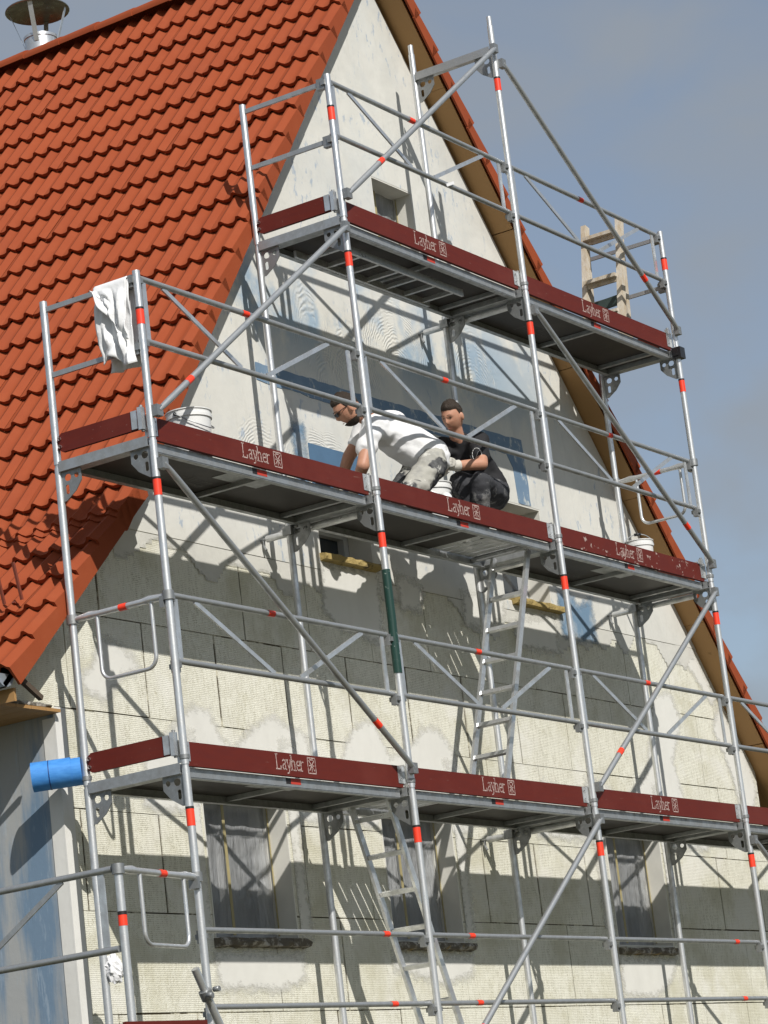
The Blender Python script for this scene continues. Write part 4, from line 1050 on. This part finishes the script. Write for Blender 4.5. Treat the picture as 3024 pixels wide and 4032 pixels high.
def hair_mesh(c, ax, name, beard=False):
    f, u, s_ = ax; vs = []; nu, nv = 40, 22
    for j in range(nv + 1):
        for i in range(nu):
            t = 2 * math.pi * i / nu; y = math.sin(t)
            lim = 1.06 + (.62 * max(0, -y) + .42 * (1 - abs(y)) if y < .30 else 0) - .10 * max(0, y) + .05 * noise.noise(Vector((t * 3, 1, 1)))
            p = lim * j / nv; x_, y_, z_ = math.sin(p) * math.cos(t), math.sin(p) * math.sin(t), math.cos(p)
            o = 1.045 + .09 * max(0, z_) + .07 * noise.noise(Vector((x_ * 6, y_ * 6, z_ * 6 + 2))) + (.05 * max(0, y_) * max(0, z_))
            o -= .09 * max(0, (j - nv + 4) / 4) ** 1.5
            vs.append(Vector(c) + s_ * (.076 * x_ * o) + f * (.096 * y_ * o) + u * (.122 * z_ * o))
    b = MB(); b.add(vs, [(j * nu + i, j * nu + (i + 1) % nu, (j + 1) * nu + (i + 1) % nu, (j + 1) * nu + i) for j in range(nv) for i in range(nu)], True)
    return b.mesh(name, HAIR)
def face_parts(root, c, ax, beard):
    f, u, s_ = ax; c = Vector(c); P = lambda a, b_, h: c + s_ * a + f * b_ + u * h
    for sg in (-1, 1):
        part('eyebrow', MB().path([P(sg * .012, .099, .034), P(sg * .03, .096, .038), P(sg * .046, .083, .031)], [.0018, .0026, .0014], 6), HAIR, root)
        b = MB().lathe([(.0, -.003), (.006, -.0022), (.009, 0), (.006, .0022), (0, .003)], (0, 0, 0), 10); b.v = [tuple(P(sg * .029, .081, .012) + Vector(v)) for v in b.v]; part('eye', b, BLACKPL, root)
    part('mouth', MB().path([P(-.022, .083, -.066), P(0, .0925, -.065), P(.022, .083, -.066)], [.0015, .003, .0015], 6), MOUTH, root)
    if beard:
        vs = []; nu, nv = 22, 10
        for j in range(nv + 1):
            for i in range(nu + 1):
                t = math.pi * (-.18 + 1.36 * i / nu); z = -.58 - .42 * j / nv; z = max(z, -.995); rr = math.sqrt(max(0, 1 - z * z)); x_, y_ = rr * math.cos(t), rr * math.sin(t)
                k = .22 * max(0, -z) ** 1.3; yy = .094 * y_ - (.012 * (-z) if y_ > 0 else 0) + (.018 * math.exp(-(x_ / .4) ** 2) if z < -.6 and y_ > 0 else 0)
                vs.append(c + s_ * (.076 * x_ * (1 - k) * 1.03) + f * (yy + .006) + u * (.122 * z - .005))
        part('beard', MB().add(vs, [(j * (nu + 1) + i, j * (nu + 1) + i + 1, (j + 1) * (nu + 1) + i + 1, (j + 1) * (nu + 1) + i) for j in range(nv) for i in range(nu)], True), HAIR, root)
MOUTH = simple('lips', (.33, .12, .09), .5, .2)
def hand_piece(wr, tip_dir, side, curl, k=1.0):
    d = Vector(tip_dir).normalized(); s_ = Vector(side); s_ = (s_ - d * s_.dot(d)).normalized(); n = d.cross(s_); w = Vector(wr); out_ = []
    nd = {'a': (w, .024 * k), 'b': (w + d * .045, (.040 * k, .018 * k)), 'c': (w + d * .085, (.042 * k, .016 * k))}
    b = MB(); b.path([w - d * .01, w + d * .03, w + d * .06, w + d * .09], [.024, .034, .036, .030], 12)
    out_.append(([Vector(v) for v in b.v], b.f))
    for i, (o, ln) in enumerate(((-.028, .070), (-.010, .080), (.009, .074), (.027, .058))):
        p = w + d * .082 + s_ * o; c1 = math.cos(curl); s1 = math.sin(curl); c2, s2 = math.cos(curl * 2), math.sin(curl * 2)
        p1 = p + (d * c1 + n * s1) * ln * .5; p2 = p1 + (d * c2 + n * s2) * ln * .5
        b = MB(); b.path([p - d * .015, p, p1, p2], [.0098, .0098, .009, .0075], 8); out_.append(([Vector(v) for v in b.v], b.f))
    p = w + d * .03 - s_ * .028; b = MB(); b.path([p, p + (d * .6 - s_ * .6 + n * .3) * .045, p + (d * 1.3 - s_ * .7 + n * .6) * .055], [.013, .011, .008], 8); out_.append(([Vector(v) for v in b.v], b.f))
    return out_
def person(label, J, R_, faceF, faceU, shirt, sleeve, trousers, gloves, beard, handspec, hem=.75):
    root = thing('person', label, 'person', (J['pelvis'][0], J['pelvis'][1], 3.985), 'workers on the middle platform')
    off = -Vector(root.location)
    V = {k: Vector(v) for k, v in J.items()}; g_ = lambda a, t, c: V[a].lerp(V[c], t)
    E1 = [('pelvis', 'waist'), ('waist', 'chest'), ('chest', 'neck'), ('neck', 'headb')]
    E1 += [('chest', 'shN'), ('shN', 'elN'), ('elN', 'wrN'), ('chest', 'shF'), ('shF', 'elF'), ('elF', 'wrF'), ('pelvis', 'hipN'), ('hipN', 'knN'), ('knN', 'anN'), ('pelvis', 'hipF'), ('hipF', 'knF'), ('knF', 'anF'), ('anN', 'toN'), ('anF', 'toF')]
    V['headb'] = V['neck'].lerp(V['head'], .6)
    rad = dict(pelvis=.115, waist=.105, chest=.110, neck=.056, headb=.055, shN=.062, elN=.047, wrN=.033, shF=.062, elF=.047, wrF=.033, hipN=.085, knN=.060, anN=.042, hipF=.085, knF=.060, anF=.042, toN=.035, toF=.035)
    nodes = {k: (V[k], rad[k]) for k in rad}
    body = skin_pts(nodes, E1, 'pelvis')
    hp_, ax = head_piece(V['head'], faceF, faceU)
    pcs = body + hp_; gl = []
    for w, el, (side, curl) in (('wrN', 'elN', handspec[0]), ('wrF', 'elF', handspec[1])):
        h = hand_piece(V[w], V[w] - V[el], side, curl); pcs += h; gl.append((w, el, h))
    o = part('body', fuse(pcs, 'body', SKIN, .0062, 3), None, root); o.location = off
    # shirt
    sh = {k: (V[k], r * 1.0) for k, r in dict(waist=.146, chest=.150, neck=.070, shN=.084, shF=.084).items()}
    sh['neck'] = (V['neck'].lerp(V['chest'], .25), .078); sh['pelvis'] = (V['waist'].lerp(V['pelvis'], hem), .154)
    sh['slN'] = (g_('shN', sleeve, 'elN'), .074); sh['slF'] = (g_('shF', sleeve, 'elF'), .074)
    sp = skin_pts(sh, [('pelvis', 'waist'), ('waist', 'chest'), ('chest', 'neck'), ('chest', 'shN'), ('shN', 'slN'), ('chest', 'shF'), ('shF', 'slF')], 'waist')
    shm = fuse(sp, 't_shirt', shirt, .010, 9, .017); o = part('t_shirt', shm, None, root); o.location = off
    tr = {k: (V[k], r) for k, r in dict(pelvis=.145, hipN=.112, hipF=.112, knN=.082, knF=.082).items()}
    tr['cuN'] = (g_('knN', .85, 'anN'), .065); tr['cuF'] = (g_('knF', .85, 'anF'), .065)
    tp = skin_pts(tr, [('pelvis', 'hipN'), ('hipN', 'knN'), ('knN', 'cuN'), ('pelvis', 'hipF'), ('hipF', 'knF'), ('knF', 'cuF')], 'pelvis')
    o = part('trousers', fuse(tp, 'trousers', trousers, .010, 6, .013, 11), None, root); o.location = off
    for a, c in (('anN', 'toN'), ('anF', 'toF')):
        s0 = skin_pts({'a': (V[a] + Vector((0, 0, .03)), .05), 'b': (V[a], .052), 'c': (V[c], .046)}, [('a', 'b'), ('b', 'c')], 'b'); o = part('shoe', fuse(s0, 'shoe', WHITEPL if shirt is CLOTH else BLACKPL, .010, 1), None, root); o.location = off
    if gloves:
        for w, el, h in gl:
            d = (V[w] - V[el]).normalized(); b = MB(); b.path([V[w] - d * .07, V[w] - d * .03, V[w]], [.045, .041, .036], 14); ps = [([Vector(v) for v in b.v], b.f)]
            for vs, fs in h:
                c = sum(vs, Vector()) / len(vs); ps.append(([c + (v - c) * 1.14 for v in vs], fs))
            o = part('glove', fuse(ps, 'glove', GLOVE, .006, 1), None, root); o.location = off
    hd = part('hair', hair_mesh(V['head'], ax, 'hair'), None, root); hd.location = off
    pre = set(root.children)
    face_parts(root, V['head'], ax, beard)
    for ch_ in root.children:
        if ch_ not in pre: ch_.location = off
    return root, V, ax, shm, off
JA = dict(pelvis=(3.591, .22, 4.50), waist=(3.492, .30, 4.591), chest=(3.430, .41, 4.715), neck=(3.312, .49, 4.798), head=(3.119, .55, 4.857),
          shN=(3.162, .39, 4.685), elN=(3.030, .42, 4.393), wrN=(3.146, .60, 4.253), shF=(3.466, .60, 4.817), elF=(3.40, .76, 4.60), wrF=(3.42, .88, 4.42),
          hipN=(3.520, .15, 4.405), hipF=(3.645, .30, 4.489), knN=(3.16, .22, 4.08), knF=(3.30, .44, 4.08), anN=(3.62, .13, 4.14), anF=(3.70, .36, 4.08), toN=(3.71, .12, 4.05), toF=(3.83, .34, 4.03))
pa, VA, axA, shA, offA = person('worker in white t-shirt and sunglasses bending towards the wall', JA, None, (-.455, .60, -.50), (-.41, .28, .83), CLOTH, .56, TROUS_A, True, True, [((0, 1, 0), .5), ((1, 0, 0), .4)], 1.1)
f, u, s_ = axA; c = VA['head']; P = lambda a, b_, h: c + s_ * a + f * b_ + u * h
b = MB()
for sg in (-1, 1):
    b.add([P(sg * .008, .104, .024), P(sg * .050, .092, .024), P(sg * .046, .092, -.006), P(sg * .012, .103, -.004), P(sg * .008, .100, .024), P(sg * .050, .088, .024), P(sg * .046, .088, -.006), P(sg * .012, .099, -.004)], [(0, 1, 2, 3), (7, 6, 5, 4), (0, 4, 5, 1), (1, 5, 6, 2), (2, 6, 7, 3), (3, 7, 4, 0)])
    b.path([P(sg * .050, .092, .020), P(sg * .076, .05, .020), P(sg * .082, -.01, .018)], .003, 6)
b.path([P(-.01, .104, .016), P(.01, .104, .016)], .0025, 6)
part('glasses', b, BLACKPL, pa).location = offA
JB = dict(pelvis=(4.777, .40, 4.45), waist=(4.715, .44, 4.585), chest=(4.56, .44, 4.725), neck=(4.40, .42, 4.828), head=(4.325, .395, 4.965),
          shN=(4.46, .28, 4.765), elN=(4.33, .20, 4.555), wrN=(4.105, .33, 4.536), shF=(4.41, .58, 4.785), elF=(4.20, .50, 4.605), wrF=(4.10, .36, 4.565),
          hipN=(4.68, .33, 4.41), hipF=(4.72, .48, 4.45), knN=(4.30, .22, 4.41), knF=(4.25, .36, 4.44), anN=(4.40, .32, 4.06), anF=(4.40, .44, 4.06), toN=(4.26, .24, 4.03), toF=(4.24, .38, 4.03))
pb, VB, axB, shB, offB = person('worker in black t-shirt crouching on the middle platform, gloved hands together', JB, None, (-.88, .03, -.40), (-.28, -.10, 1), BLACKSHIRT, .60, TROUS_B, True, False, [((0, 0, 1), .6), ((0, 0, 1), .6)])
# printed outline on the black shirt, laid on its surface
bm = bmesh.new(); bm.from_mesh(shB); bvh = BVHTree.FromBMesh(bm); bm.free()
cc = VB['chest'] * .75 + VB['waist'] * .25; vd = (cc - CAM).normalized(); sx = vd.cross(Vector((0, 0, 1))).normalized(); su = sx.cross(vd)
def on_shirt(u_, v_):
    o_ = cc + sx * u_ + su * v_ - vd * .6; h = bvh.ray_cast(o_, vd); return (h[0] - vd * .004) if h[0] else None
b = MB()
ring = [(.05 + .035 * math.cos(t * .45), .03 + .05 * math.sin(t * .45)) for t in range(15)]
for ln_ in (ring, [(-.09, -.05), (.0, .03), (.01, -.045), (-.09, -.05)], [(.035, .0), (.06, .05), (.075, .06)], [(-.05, -.035), (-.02, -.03), (-.02, -.01)]):
    for (p, q) in zip(ln_, ln_[1:]):
        a_, c_ = on_shirt(*p), on_shirt(*q)
        if a_ and c_ and (a_ - c_).length < .1: b.tube(a_, c_, .0022, 6)
if b.v: part('shirt_print', b, WHITEPL, pb).location = offB
# ------------------------------------------------------------------ tree far right
def tree(loc, h, label):
    g = thing('tree', label, 'tree', loc); random.seed(4)
    part('trunk', MB().path([(0, 0, 0), (.1, 0, h * .4), (0, .1, h * .9)], [.22, .15, .04], 10), BARK, g)
    b = MB()
    for k in range(2600):
        d = Vector((random.gauss(0, 1), random.gauss(0, 1), random.gauss(0, 1))).normalized() * (random.random() ** .4); p = Vector((d.x * h * .28, d.y * h * .28, h * .62 + d.z * h * .38))
        if noise.noise(p * .9) < -.12: continue
        a_ = Vector((random.gauss(0, 1), random.gauss(0, 1), random.gauss(0, 1))).normalized() * .16; c_ = a_.cross(Vector((random.random(), 1, .3))).normalized() * .10
        b.add([p - a_, p + c_, p + a_, p - c_], [(0, 1, 2, 3)])
    part('crown', b, LEAF, g)
d_ = F_ + R_ * ((3030 - 1512) / 11118.0) - U_ * ((3720 - 2016) / 11118.0)
p_ = CAM + d_ * 60
tree((p_.x + .4, p_.y - .4, GZ), p_.z - GZ, 'dark tree just showing at the right edge behind the house')
